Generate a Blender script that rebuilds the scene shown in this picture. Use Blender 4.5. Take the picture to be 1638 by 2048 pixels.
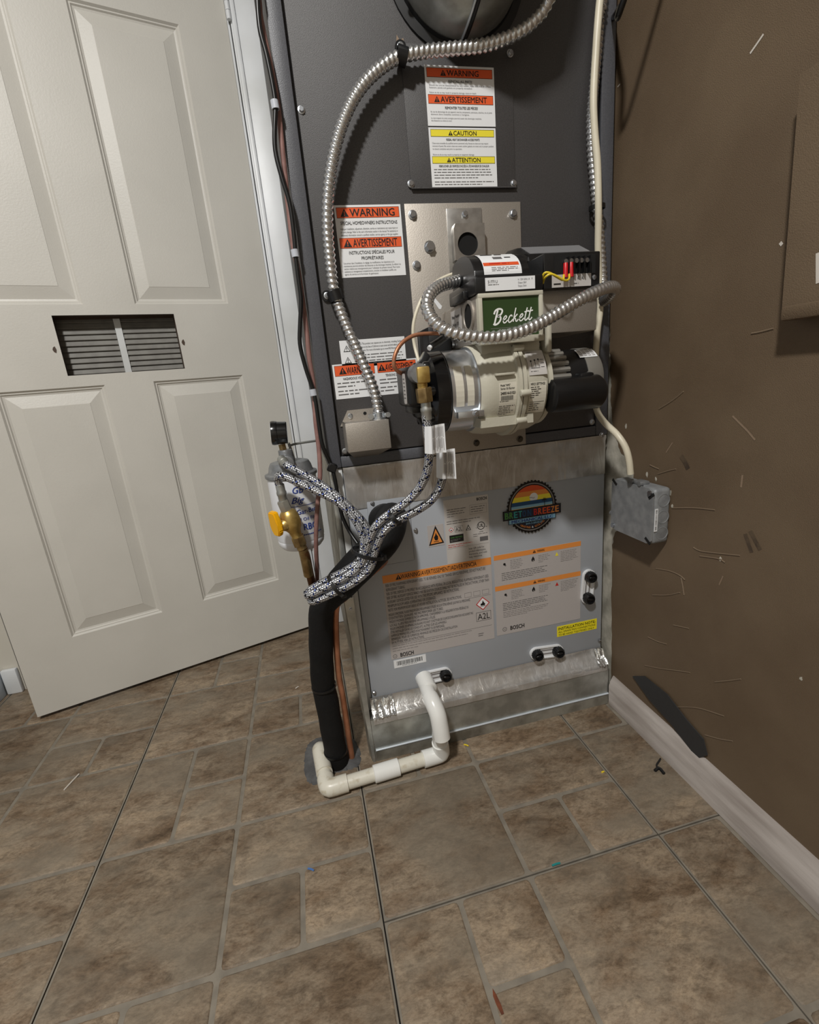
import bpy, bmesh, math, random
from mathutils import Vector, Matrix

random.seed(7)
for o in list(bpy.data.objects):
    bpy.data.objects.remove(o)
C = bpy.context.scene.collection
SC = bpy.context.scene

# ------------------------------------------------------------------ camera
cam_data = bpy.data.cameras.new('camera')
cam_data.sensor_fit = 'HORIZONTAL'
cam_data.sensor_width = 36.0
cam_data.lens = 36.0 * 942.328 / 1638.0
cam_data.clip_start = 0.02
cam = bpy.data.objects.new('camera', cam_data)
C.objects.link(cam)
cam.matrix_world = Matrix((
    (0.97012662, 0.14467733, -0.1947378, 0.0),
    (-0.22554139, 0.24219004, -0.94364986, 0.0),
    (-0.08936119, 0.95938129, 0.26758574, 0.78),
    (0, 0, 0, 1)))
SC.camera = cam

# ------------------------------------------------------------------ light
world = bpy.data.worlds.new('world')
SC.world = world
world.use_nodes = True
world.node_tree.nodes['Background'].inputs[0].default_value = (0.95, 0.97, 1.0, 1)
world.node_tree.nodes['Background'].inputs[1].default_value = 0.36

ld = bpy.data.lights.new('ceiling_light', 'AREA')
ld.shape = 'DISK'
ld.size = 0.17
ld.energy = 48
ld.color = (1.0, 0.985, 0.955)
lo = bpy.data.objects.new('ceiling_light', ld)
C.objects.link(lo)
lo.location = (-0.50, -0.5, 2.34)
lo.rotation_euler = (0.3, 0.1, 0)

SC.view_settings.view_transform = 'Standard'
SC.view_settings.look = 'None'
SC.view_settings.gamma = 1.0
SC.view_settings.use_curve_mapping = False
SC.view_settings.exposure = 0.0


# ------------------------------------------------------------------ materials
def lin(c):
    out = []
    for v in c[:3]:
        v = v / 255.0
        out.append(v / 12.92 if v <= 0.04045 else ((v + 0.055) / 1.055) ** 2.4)
    return (out[0], out[1], out[2], 1.0)


MATS = {}


def mat(name, col, rough=0.5, metal=0.0, col2=None, nscale=20.0, bump=0.0, bscale=200.0,
        detail=3.0, spec=0.5, coat=0.0, dist=0.0, rough2=None, lo_=0.35, hi_=0.65, stretch=None):
    m = bpy.data.materials.new(name)
    m.use_nodes = True
    nt = m.node_tree
    b = nt.nodes['Principled BSDF']
    b.inputs['Base Color'].default_value = lin(col)
    b.inputs['Roughness'].default_value = rough
    b.inputs['Metallic'].default_value = metal
    b.inputs['Specular IOR Level'].default_value = spec
    b.inputs['Coat Weight'].default_value = coat
    tc = nt.nodes.new('ShaderNodeNewGeometry')
    src = tc.outputs['Position']
    if stretch:
        mp = nt.nodes.new('ShaderNodeMapping')
        mp.inputs['Scale'].default_value = stretch
        nt.links.new(src, mp.inputs['Vector'])
        src = mp.outputs['Vector']
    if col2 or rough2 is not None:
        n = nt.nodes.new('ShaderNodeTexNoise')
        n.inputs['Scale'].default_value = nscale
        n.inputs['Detail'].default_value = detail
        n.inputs['Distortion'].default_value = dist
        nt.links.new(src, n.inputs['Vector'])
        if col2:
            r = nt.nodes.new('ShaderNodeValToRGB')
            r.color_ramp.elements[0].position = lo_
            r.color_ramp.elements[1].position = hi_
            r.color_ramp.elements[0].color = lin(col)
            r.color_ramp.elements[1].color = lin(col2)
            nt.links.new(n.outputs['Fac'], r.inputs['Fac'])
            nt.links.new(r.outputs['Color'], b.inputs['Base Color'])
        if rough2 is not None:
            mr = nt.nodes.new('ShaderNodeMapRange')
            mr.inputs['From Min'].default_value = 0.3
            mr.inputs['From Max'].default_value = 0.7
            mr.inputs['To Min'].default_value = rough
            mr.inputs['To Max'].default_value = rough2
            nt.links.new(n.outputs['Fac'], mr.inputs['Value'])
            nt.links.new(mr.outputs['Result'], b.inputs['Roughness'])
    if bump:
        n2 = nt.nodes.new('ShaderNodeTexNoise')
        n2.inputs['Scale'].default_value = bscale
        n2.inputs['Detail'].default_value = 3.0
        nt.links.new(src, n2.inputs['Vector'])
        bp = nt.nodes.new('ShaderNodeBump')
        bp.inputs['Strength'].default_value = bump
        bp.inputs['Distance'].default_value = 0.002
        nt.links.new(n2.outputs['Fac'], bp.inputs['Height'])
        nt.links.new(bp.outputs['Normal'], b.inputs['Normal'])
    MATS[name] = m
    return m


mat('door_white', (205, 202, 194), 0.45, bump=0.12, bscale=260, col2=(200, 197, 189), nscale=6)
mat('trim_white', (226, 229, 232), 0.38, col2=(205, 207, 206), nscale=5, bump=0.1, bscale=60)
mat('trim_blue_white', (206, 216, 226), 0.45, col2=(180, 188, 196), nscale=8)
mat('baseboard_white', (190, 182, 176), 0.5, col2=(146, 136, 129), nscale=16, detail=8, bump=0.25, bscale=60, lo_=0.4, hi_=0.72, stretch=(1.0, 0.3, 2.2))
mat('wall_plaster', (196, 191, 178), 0.8, col2=(150, 146, 134), nscale=30, detail=6, bump=0.3, bscale=120)
mat('wall_brown', (109, 92, 72), 0.62, col2=(99, 82, 63), nscale=7, detail=6, bump=0.35, bscale=800)
mat('wall_wrinkle', (120, 103, 84), 0.65)
mat('wall_cream', (205, 200, 188), 0.8)
mat('wall_scuff', (138, 118, 98), 0.7)
mat('chalk_white', (205, 198, 188), 0.7)
mat('dark_smudge', (66, 54, 43), 0.7, col2=(92, 77, 60), nscale=60)
mat('subfloor_dark', (26, 22, 18), 0.9)
mat('grout', (134, 126, 113), 0.7, col2=(116, 109, 98), nscale=40, detail=5)
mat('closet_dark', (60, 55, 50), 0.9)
mat('furnace_grey', (72, 70, 70), 0.5, metal=0.0, col2=(62, 60, 60), nscale=500, bump=0.25, bscale=900, spec=0.5)
mat('furnace_flange', (86, 87, 92), 0.42, col2=(78, 79, 84), nscale=400, bump=0.2, bscale=900)  # tone raised above the panels to carry the grazing light on the flanges
mat('aluminized', (182, 175, 166), 0.5, metal=0.7, col2=(164, 157, 148), nscale=900, detail=2, bump=0.1, bscale=500)
mat('zinc_bracket', (186, 184, 180), 0.34, metal=0.85, col2=(165, 162, 158), nscale=60)
mat('galvanized', (196, 198, 194), 0.26, metal=0.78, col2=(158, 158, 152), nscale=28, detail=6, rough2=0.5, bump=0.1, bscale=60)
mat('galvanized_dull', (160, 157, 147), 0.5, metal=0.45, col2=(110, 106, 96), nscale=22, detail=6, bump=0.1, bscale=80)
mat('steel_bright', (216, 220, 224), 0.24, metal=0.9)
mat('lip_steel', (214, 222, 230), 0.3, metal=0.35)
mat('conduit_steel', (222, 222, 222), 0.24, metal=0.92)
mat('screw_steel', (190, 194, 200), 0.3, metal=1.0)
mat('screw_dark', (86, 80, 72), 0.4, metal=0.9)
mat('coil_grey', (166, 170, 176), 0.42, col2=(160, 164, 170), nscale=3, spec=0.4)
mat('black_plastic', (20, 20, 21), 0.33, bump=0.05, bscale=500)
mat('black_matte', (16, 16, 17), 0.55)
mat('black_gloss', (12, 12, 13), 0.2, coat=0.3)
mat('insulation', (17, 16, 16), 0.75, spec=0.3, bump=0.5, bscale=160, col2=(12, 12, 12), nscale=30)
mat('cable_black', (14, 14, 14), 0.35)
mat('cable_pink', (140, 104, 97), 0.65, col2=(122, 88, 82), nscale=60)
mat('cable_cream', (222, 214, 192), 0.4, col2=(206, 198, 176), nscale=15)
mat('beige_cast', (190, 186, 170), 0.4, col2=(182, 178, 162), nscale=10, bump=0.12, bscale=300)
mat('green_panel', (46, 66, 34), 0.35)
mat('label_white', (228, 229, 230), 0.42)
mat('label_clear', (206, 201, 186), 0.3)
mat('label_silver', (178, 172, 169), 0.42)
mat('label_pale', (196, 192, 188), 0.42, metal=0.1)
mat('cover_lit_grey', (128, 128, 130), 0.35)  # light on the control cover's top slope, put into the colour
mat('label_yellow', (238, 222, 40), 0.4)
mat('ink_black', (16, 16, 16), 0.5)
mat('ink_grey', (96, 94, 94), 0.5)
mat('ink_lightgrey', (134, 129, 127), 0.5)
mat('ink_white', (232, 232, 228), 0.45)
mat('ink_orange', (226, 92, 44), 0.45)
mat('ink_amber', (222, 140, 66), 0.45)
mat('ink_yellow', (236, 220, 60), 0.45)
mat('ink_red', (190, 40, 36), 0.45)
mat('ink_blue', (40, 62, 140), 0.45)
mat('ink_teal', (52, 150, 150), 0.45)
mat('ink_green', (80, 140, 70), 0.45)
mat('ink_sea', (32, 74, 116), 0.45)
mat('ink_skyblue', (130, 178, 204), 0.45)
mat('ink_navy', (34, 40, 60), 0.45)
mat('ink_sand', (226, 196, 128), 0.45)
mat('ink_deeporange', (214, 84, 40), 0.45)
mat('motor_grey', (150, 147, 140), 0.45, metal=0.5, bump=0.1, bscale=300)
mat('red_vinyl', (196, 26, 34), 0.4)
mat('yellow_wire', (226, 200, 50), 0.4)
mat('yellow_handle', (240, 176, 14), 0.35)
mat('brass', (214, 186, 116), 0.36, metal=0.8, col2=(186, 152, 84), nscale=80)
mat('brass_dull', (168, 144, 98), 0.4, metal=0.8, col2=(124, 100, 64), nscale=60)
mat('copper', (196, 136, 104), 0.42, metal=0.55, col2=(164, 108, 78), nscale=30)
mat('copper_old', (112, 76, 46), 0.5, metal=0.7, col2=(78, 50, 30), nscale=24)
mat('pvc', (232, 232, 228), 0.24, spec=0.5)
mat('pvc_dirty', (216, 212, 198), 0.34, col2=(176, 162, 132), nscale=60, detail=6, lo_=0.55, hi_=0.8)
mat('sealant', (92, 92, 92), 0.85, bump=0.6, bscale=70, col2=(74, 74, 75), nscale=40)
mat('cast_grey', (150, 152, 154), 0.4, metal=0.55, col2=(128, 130, 132), nscale=60, bump=0.15, bscale=250)
mat('filter_white', (220, 222, 226), 0.3, coat=0.2)
mat('box_grey', (146, 148, 149), 0.55, metal=0.25, col2=(126, 128, 130), nscale=60, detail=6, bump=0.1, bscale=200)
mat('tape_black', (48, 48, 49), 0.6, bump=0.4, bscale=60)
mat('vent_slat', (128, 126, 120), 0.6, col2=(116, 113, 108), nscale=40)
mat('vent_brown', (74, 58, 46), 0.7)
mat('hole_dark', (12, 11, 10), 0.9)
mat('rust', (120, 62, 34), 0.8, col2=(84, 44, 26), nscale=80)
mat('scrap_blue', (70, 110, 170), 0.5)
mat('scrap_teal', (30, 130, 130), 0.5)
mat('clip_clear', (186, 190, 198), 0.3)


def foil_material():
    m = mat('foil', (212, 211, 209), 0.26, metal=0.66, bump=0.0, col2=(190, 186, 180), nscale=30)
    nt = m.node_tree
    b = nt.nodes['Principled BSDF']
    g = nt.nodes.new('ShaderNodeNewGeometry')
    mp = nt.nodes.new('ShaderNodeMapping')
    mp.inputs['Scale'].default_value = (26, 20, 8)
    v = nt.nodes.new('ShaderNodeTexNoise')
    v.inputs['Scale'].default_value = 1.6
    v.inputs['Detail'].default_value = 6
    v.inputs['Distortion'].default_value = 0.8
    bp = nt.nodes.new('ShaderNodeBump')
    bp.inputs['Strength'].default_value = 0.4
    bp.inputs['Distance'].default_value = 0.006
    nt.links.new(g.outputs['Position'], mp.inputs['Vector'])
    nt.links.new(mp.outputs['Vector'], v.inputs['Vector'])
    nt.links.new(v.outputs['Fac'], bp.inputs['Height'])
    nt.links.new(bp.outputs['Normal'], b.inputs['Normal'])


foil_material()
m_ = mat('foil_crumpled', (226, 226, 224), 0.2, metal=0.9, bump=1.0, bscale=110)


def tile_material():
    m = bpy.data.materials.new('floor_tile')
    m.use_nodes = True
    nt = m.node_tree
    L = nt.links.new
    b = nt.nodes['Principled BSDF']
    geo = nt.nodes.new('ShaderNodeNewGeometry')
    inf = nt.nodes.new('ShaderNodeObjectInfo')
    off = nt.nodes.new('ShaderNodeVectorMath')
    off.operation = 'SCALE'
    comb = nt.nodes.new('ShaderNodeCombineXYZ')
    L(inf.outputs['Random'], comb.inputs[0])
    L(inf.outputs['Random'], comb.inputs[1])
    L(comb.outputs[0], off.inputs[0])
    off.inputs['Scale'].default_value = 37.0
    add = nt.nodes.new('ShaderNodeVectorMath')
    L(geo.outputs['Position'], add.inputs[0])
    L(off.outputs[0], add.inputs[1])
    mp = nt.nodes.new('ShaderNodeMapping')
    mp.inputs['Rotation'].default_value = (0, 0, 0.7)
    mp.inputs['Scale'].default_value = (1.0, 1.9, 1.0)
    L(add.outputs[0], mp.inputs['Vector'])

    def noise(scale, detail, dist, rgh=0.55):
        n = nt.nodes.new('ShaderNodeTexNoise')
        n.inputs['Scale'].default_value = scale
        n.inputs['Detail'].default_value = detail
        n.inputs['Distortion'].default_value = dist
        n.inputs['Roughness'].default_value = rgh
        L(mp.outputs['Vector'], n.inputs['Vector'])
        return n

    n1 = noise(8.0, 12, 0.25, 0.72)
    n2 = noise(34.0, 10, 0.5, 0.75)
    n3 = noise(5.0, 5, 0.3)
    r1 = nt.nodes.new('ShaderNodeValToRGB')
    cr = r1.color_ramp
    cr.elements[0].position = 0.30
    cr.elements[0].color = lin((86, 68, 48))
    cr.elements[1].position = 0.74
    cr.elements[1].color = lin((182, 158, 127))
    e = cr.elements.new(0.42)
    e.color = lin((128, 106, 82))
    e = cr.elements.new(0.55)
    e.color = lin((152, 134, 111))
    L(n1.outputs['Fac'], r1.inputs['Fac'])
    r2 = nt.nodes.new('ShaderNodeValToRGB')
    r2.color_ramp.elements[0].position = 0.33
    r2.color_ramp.elements[0].color = lin((104, 86, 66))
    r2.color_ramp.elements[1].position = 0.54
    r2.color_ramp.elements[1].color = (1, 1, 1, 1)
    L(n2.outputs['Fac'], r2.inputs['Fac'])
    mx = nt.nodes.new('ShaderNodeMix')
    mx.data_type = 'RGBA'
    mx.blend_type = 'MULTIPLY'
    mx.inputs['Factor'].default_value = 0.6
    L(r1.outputs['Color'], mx.inputs[6])
    L(r2.outputs['Color'], mx.inputs[7])
    # fine grain
    n4 = noise(130.0, 6, 0.0, 0.8)
    r4 = nt.nodes.new('ShaderNodeValToRGB')
    r4.color_ramp.elements[0].position = 0.38
    r4.color_ramp.elements[0].color = lin((150, 140, 128))
    r4.color_ramp.elements[1].position = 0.56
    r4.color_ramp.elements[1].color = (1, 1, 1, 1)
    L(n4.outputs['Fac'], r4.inputs['Fac'])
    mg = nt.nodes.new('ShaderNodeMix')
    mg.data_type = 'RGBA'
    mg.blend_type = 'MULTIPLY'
    mg.inputs['Factor'].default_value = 0.45
    L(mx.outputs[2], mg.inputs[6])
    L(r4.outputs['Color'], mg.inputs[7])
    # greyer blotches
    r3 = nt.nodes.new('ShaderNodeValToRGB')
    r3.color_ramp.elements[0].position = 0.45
    r3.color_ramp.elements[0].color = (0, 0, 0, 1)
    r3.color_ramp.elements[1].position = 0.62
    r3.color_ramp.elements[1].color = (0.6, 0.6, 0.6, 1)
    L(n3.outputs['Fac'], r3.inputs['Fac'])
    mx2 = nt.nodes.new('ShaderNodeMix')
    mx2.data_type = 'RGBA'
    L(r3.outputs['Color'], mx2.inputs['Factor'])
    L(mg.outputs[2], mx2.inputs[6])
    mx2.inputs[7].default_value = lin((128, 118, 102))
    # each tile a little lighter or darker than the next
    hs = nt.nodes.new('ShaderNodeHueSaturation')
    mr = nt.nodes.new('ShaderNodeMapRange')
    mr.inputs['To Min'].default_value = 0.86
    mr.inputs['To Max'].default_value = 1.12
    L(inf.outputs['Random'], mr.inputs['Value'])
    L(mr.outputs['Result'], hs.inputs['Value'])
    hs.inputs['Saturation'].default_value = 0.92
    L(mx2.outputs[2], hs.inputs['Color'])
    L(hs.outputs['Color'], b.inputs['Base Color'])
    b.inputs['Roughness'].default_value = 0.5
    b.inputs['Specular IOR Level'].default_value = 0.35
    bp = nt.nodes.new('ShaderNodeBump')
    bp.inputs['Strength'].default_value = 0.35
    bp.inputs['Distance'].default_value = 0.003
    L(n2.outputs['Fac'], bp.inputs['Height'])
    L(bp.outputs['Normal'], b.inputs['Normal'])
    MATS['floor_tile'] = m


tile_material()


def braid_material():
    """stainless braid: two families of crossing strands plus blue and black tracer threads"""
    m = bpy.data.materials.new('steel_braid')
    m.use_nodes = True
    nt = m.node_tree
    L = nt.links.new
    b = nt.nodes['Principled BSDF']
    uv = nt.nodes.new('ShaderNodeUVMap')
    uv.uv_map = 'UVMap'
    sep = nt.nodes.new('ShaderNodeSeparateXYZ')
    L(uv.outputs[0], sep.inputs[0])

    def M(op, a, bb=None):
        n = nt.nodes.new('ShaderNodeMath')
        n.operation = op
        for i, v in enumerate((a, bb)):
            if v is None:
                continue
            if isinstance(v, (int, float)):
                n.inputs[i].default_value = v
            else:
                L(v, n.inputs[i])
        return n.outputs[0]

    U, V = sep.outputs[0], sep.outputs[1]
    vs = M('MULTIPLY', V, 42.0)
    p = M('ADD', M('MULTIPLY', U, 2.0), vs)
    q = M('SUBTRACT', M('MULTIPLY', U, 2.0), vs)
    fp = M('FRACT', M('MULTIPLY', p, 5.0))
    fq = M('FRACT', M('MULTIPLY', q, 5.0))
    chk = M('GREATER_THAN', M('SINE', M('MULTIPLY', M('SUBTRACT', p, q), 15.7)), 0.0)
    # strand height
    hp = M('SINE', M('MULTIPLY', fp, math.pi))
    hq = M('SINE', M('MULTIPLY', fq, math.pi))
    h = M('ADD', M('MULTIPLY', hp, chk), M('MULTIPLY', hq, M('SUBTRACT', 1.0, chk)))
    tracer_blue = M('MULTIPLY', M('LESS_THAN', M('FRACT', M('ADD', p, 0.1)), 0.2), chk)
    tracer_black = M('MULTIPLY', M('LESS_THAN', M('FRACT', M('MULTIPLY', q, 1.0)), 0.2), M('SUBTRACT', 1.0, chk))
    mx = nt.nodes.new('ShaderNodeMix')
    mx.data_type = 'RGBA'
    L(tracer_blue, mx.inputs['Factor'])
    gap = nt.nodes.new('ShaderNodeValToRGB')
    gap.color_ramp.elements[0].position = 0.15
    gap.color_ramp.elements[0].color = lin((58, 60, 66))
    gap.color_ramp.elements[1].position = 0.75
    gap.color_ramp.elements[1].color = lin((212, 214, 218))
    L(h, gap.inputs['Fac'])
    L(gap.outputs['Color'], mx.inputs[6])
    mx.inputs[7].default_value = lin((46, 62, 120))
    mx2 = nt.nodes.new('ShaderNodeMix')
    mx2.data_type = 'RGBA'
    L(tracer_black, mx2.inputs['Factor'])
    L(mx.outputs[2], mx2.inputs[6])
    mx2.inputs[7].default_value = lin((28, 28, 32))
    L(mx2.outputs[2], b.inputs['Base Color'])
    b.inputs['Metallic'].default_value = 0.75
    b.inputs['Roughness'].default_value = 0.3
    bp = nt.nodes.new('ShaderNodeBump')
    bp.inputs['Strength'].default_value = 0.6
    bp.inputs['Distance'].default_value = 0.0012
    L(h, bp.inputs['Height'])
    L(bp.outputs['Normal'], b.inputs['Normal'])
    MATS['steel_braid'] = m


braid_material()


# ------------------------------------------------------------------ mesh helpers
class MB:
    """collects shapes in world coordinates; build() links them as ONE mesh object"""

    def __init__(self):
        self.bm = bmesh.new()
        self.uv = None

    def poly(self, pts):
        try:
            return self.bm.faces.new([self.bm.verts.new(p) for p in pts])
        except ValueError:
            return None

    def mesh(self, vs, fs):
        v = [self.bm.verts.new(p) for p in vs]
        out = []
        for f in fs:
            try:
                out.append(self.bm.faces.new([v[i] for i in f]))
            except ValueError:
                pass
        return v, out

    def box(self, lo, hi, bevel=0.0, seg=2, mtx=None):
        x0, y0, z0 = lo
        x1, y1, z1 = hi
        P = [(x0, y0, z0), (x1, y0, z0), (x1, y1, z0), (x0, y1, z0), (x0, y0, z1), (x1, y0, z1), (x1, y1, z1), (x0, y1, z1)]
        if mtx is not None:
            P = [mtx @ Vector(p) for p in P]
        v, f = self.mesh(P, [(0, 3, 2, 1), (4, 5, 6, 7), (0, 1, 5, 4), (1, 2, 6, 5), (2, 3, 7, 6), (3, 0, 4, 7)])
        if bevel:
            es = list({e for fc in f for e in fc.edges})
            bmesh.ops.bevel(self.bm, geom=v + es, offset=bevel, segments=seg, profile=0.5, affect='EDGES')
        return self

    def prism(self, pts, depth):
        """planar polygon pts (3D) pushed along vector depth"""
        n = len(pts)
        d = Vector(depth)
        vs = [Vector(p) for p in pts] + [Vector(p) + d for p in pts]
        fs = [tuple(range(n)), tuple(range(2 * n - 1, n - 1, -1))]
        for i in range(n):
            j = (i + 1) % n
            fs.append((i, i + n, j + n, j))
        self.mesh(vs, fs)
        return self

    def lathe(self, a, b, prof, n=32, cap=True, phase=0.0):
        """prof: list of (t along a->b in metres from a, radius)"""
        a = Vector(a)
        ax = (Vector(b) - a).normalized()
        ref = Vector((0, 0, 1)) if abs(ax.z) < 0.9 else Vector((1, 0, 0))
        u = ax.cross(ref).normalized()
        w = ax.cross(u).normalized()
        vs = []
        for t, r in prof:
            for k in range(n):
                th = 2 * math.pi * k / n + phase
                vs.append(a + ax * t + (u * math.cos(th) + w * math.sin(th)) * r)
        fs = []
        for i in range(len(prof) - 1):
            for k in range(n):
                k2 = (k + 1) % n
                fs.append((i * n + k, i * n + k2, (i + 1) * n + k2, (i + 1) * n + k))
        if cap:
            if prof[0][1] > 1e-6:
                fs.append(tuple(range(n - 1, -1, -1)))
            if prof[-1][1] > 1e-6:
                m = (len(prof) - 1) * n
                fs.append(tuple(range(m, m + n)))
        self.mesh(vs, fs)
        return self

    def cyl(self, a, b, r, r2=None, n=24, bev=0.0, phase=0.0):
        r2 = r if r2 is None else r2
        Ln = (Vector(b) - Vector(a)).length
        if bev:
            return self.lathe(a, b, [(0, r - bev), (bev * 0.3, r - bev * 0.3), (bev, r), (Ln - bev, r2), (Ln - bev * 0.3, r2 - bev * 0.3), (Ln, r2 - bev)], n, True, phase)
        return self.lathe(a, b, [(0, r), (Ln, r2)], n, True, phase)

    def tube(self, pts, r, n=14, ds=0.01, smooth=True, closed=False, cap=True, rfun=None, spline=True):
        P = resample(pts, ds, closed) if spline else [Vector(p) for p in pts]
        N = len(P)
        T = []
        for i in range(N):
            if closed:
                t = P[(i + 1) % N] - P[i - 1]
            else:
                t = P[min(i + 1, N - 1)] - P[max(i - 1, 0)]
            T.append(t.normalized())
        ref = Vector((0, 0, 1)) if abs(T[0].z) < 0.9 else Vector((1, 0, 0))
        u = T[0].cross(ref).normalized()
        rings = []
        s = 0.0
        S = []
        for i in range(N):
            if i:
                s += (P[i] - P[i - 1]).length
                u = (u - T[i] * u.dot(T[i])).normalized()
            S.append(s)
            w = T[i].cross(u)
            ring = []
            for k in range(n):
                th = 2 * math.pi * k / n
                rr = rfun(s, th) if rfun else r
                ring.append(self.bm.verts.new(P[i] + (u * math.cos(th) + w * math.sin(th)) * rr))
            rings.append(ring)
        uvl = self.bm.loops.layers.uv.get('UVMap') or self.bm.loops.layers.uv.new('UVMap')
        last = N if closed else N - 1
        for i in range(last):
            j = (i + 1) % N
            for k in range(n):
                k2 = (k + 1) % n
                f = self.bm.faces.new((rings[i][k], rings[i][k2], rings[j][k2], rings[j][k]))
                sj = S[j] if j else S[-1] + ds
                for lp, (uu, vv) in zip(f.loops, ((k / n, S[i]), ((k + 1) / n, S[i]), ((k + 1) / n, sj), (k / n, sj))):
                    lp[uvl].uv = (uu, vv)
        if cap and not closed:
            self.bm.faces.new(rings[0][::-1])
            self.bm.faces.new(rings[-1])
        return self

    def ribbon(self, pts, wid, nrm, thick=0.0):
        """flat stroke of given width along a polyline in a plane of normal nrm"""
        nrm = Vector(nrm)
        P = [Vector(p) for p in pts]
        Lf, Rt = [], []
        for i in range(len(P)):
            t = (P[min(i + 1, len(P) - 1)] - P[max(i - 1, 0)]).normalized()
            sd = nrm.cross(t).normalized() * wid * 0.5
            Lf.append(P[i] + sd)
            Rt.append(P[i] - sd)
        vs = Lf + Rt
        n = len(P)
        self.mesh(vs, [(i, i + n, i + n + 1, i + 1) for i in range(n - 1)])
        return self

    def data(self, name, m, angle=38.0):
        bm = self.bm
        bmesh.ops.recalc_face_normals(bm, faces=bm.faces[:])
        lim = math.radians(angle)
        for f in bm.faces:
            f.smooth = True
        for e in bm.edges:
            if len(e.link_faces) == 2:
                e.smooth = e.calc_face_angle(0.0) < lim
        bm.verts.ensure_lookup_table()
        if bm.verts:
            lo = Vector([min(v.co[i] for v in bm.verts) for i in range(3)])
            hi = Vector([max(v.co[i] for v in bm.verts) for i in range(3)])
            c = (lo + hi) * 0.5
        else:
            c = Vector((0, 0, 0))
        for v in bm.verts:
            v.co -= c
        me = bpy.data.meshes.new(name)
        bm.to_mesh(me)
        bm.free()
        me.materials.append(MATS[m] if isinstance(m, str) else m)
        return me, c

    def build(self, name, m, parent=None, angle=38.0):
        me, c = self.data(name, m, angle)
        return place(name, me, c, parent)


WORLD = {}


def place(name, me, loc, parent=None):
    """link a mesh object at a world position, as a part of parent if one is given"""
    o = bpy.data.objects.new(name, me)
    C.objects.link(o)
    WORLD[o] = Vector(loc)
    if parent is not None:
        o.parent = parent
        o.location = Vector(loc) - WORLD[parent]
    else:
        o.location = loc
    return o


def thing(name, label, cat, loc, group=None, kind=None):
    o = bpy.data.objects.new(name, None)
    o.empty_display_size = 0.05
    C.objects.link(o)
    o.location = loc
    WORLD[o] = Vector(loc)
    return tag(o, label, cat, group, kind)


def tag(o, label=None, cat=None, group=None, kind=None):
    if label:
        o['label'] = label
    if cat:
        o['category'] = cat
    if group:
        o['group'] = group
    if kind:
        o['kind'] = kind
    return o


def resample(pts, ds, closed=False):
    P = [Vector(p) for p in pts]
    n = len(P)
    if n < 3 and not closed:
        k = max(2, int((P[1] - P[0]).length / ds) + 1)
        return [P[0].lerp(P[1], i / (k - 1)) for i in range(k)]
    out = []
    segs = n if closed else n - 1
    for i in range(segs):
        if closed:
            p0, p1, p2, p3 = P[i - 1], P[i], P[(i + 1) % n], P[(i + 2) % n]
        else:
            p1, p2 = P[i], P[i + 1]
            p0 = P[i - 1] if i else p1 * 2 - p2
            p3 = P[i + 2] if i + 2 < n else p2 * 2 - p1
        # centripetal-ish Catmull-Rom
        k = max(1, int(math.ceil((p2 - p1).length / ds)))
        for j in range(k):
            t = j / k
            out.append(0.5 * ((2 * p1) + (p2 - p0) * t + (2 * p0 - 5 * p1 + 4 * p2 - p3) * t * t + (3 * p1 - p0 - 3 * p2 + p3) * t ** 3))
    if not closed:
        out.append(P[-1])
    # even spacing
    if closed:
        return out
    S = [0.0]
    for a, b in zip(out, out[1:]):
        S.append(S[-1] + (b - a).length)
    tot = S[-1]
    m = max(2, int(round(tot / ds)) + 1)
    res = []
    k = 0
    for i in range(m):
        s = tot * i / (m - 1)
        while k < len(S) - 2 and S[k + 1] < s:
            k += 1
        d = S[k + 1] - S[k]
        res.append(out[k].lerp(out[k + 1], 0 if d < 1e-9 else (s - S[k]) / d))
    return res


FONT_CACHE = {}


def glyphs(txt, bold=0.0, shear=0.0):
    key = (txt, bold, shear)
    if key in FONT_CACHE:
        return FONT_CACHE[key]
    cu = bpy.data.curves.new('txt', 'FONT')
    cu.body = txt
    cu.size = 1.0
    cu.resolution_u = 2
    cu.shear = shear
    ob = bpy.data.objects.new('txt', cu)
    me = ob.to_mesh()
    vs = [(v.co.x, v.co.y, 0) for v in me.vertices]
    fs = [tuple(p.vertices) for p in me.polygons]
    ob.to_mesh_clear()
    if bold:                      # heavier strokes: overlaid copies shifted by the stroke gain
        n0 = len(vs)
        base_v, base_f = list(vs), list(fs)
        for k, (dx, dy) in enumerate(((-bold * 1.3, 0), (bold * 1.3, 0), (0, bold * 0.7), (0, -bold * 0.7))):
            vs += [(x + dx, y + dy, k + 1) for x, y, _ in base_v]
            fs += [tuple(i + n0 * (k + 1) for i in f) for f in base_f]
    bpy.data.objects.remove(ob)
    bpy.data.curves.remove(cu)
    FONT_CACHE[key] = (vs, fs)
    return vs, fs


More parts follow.
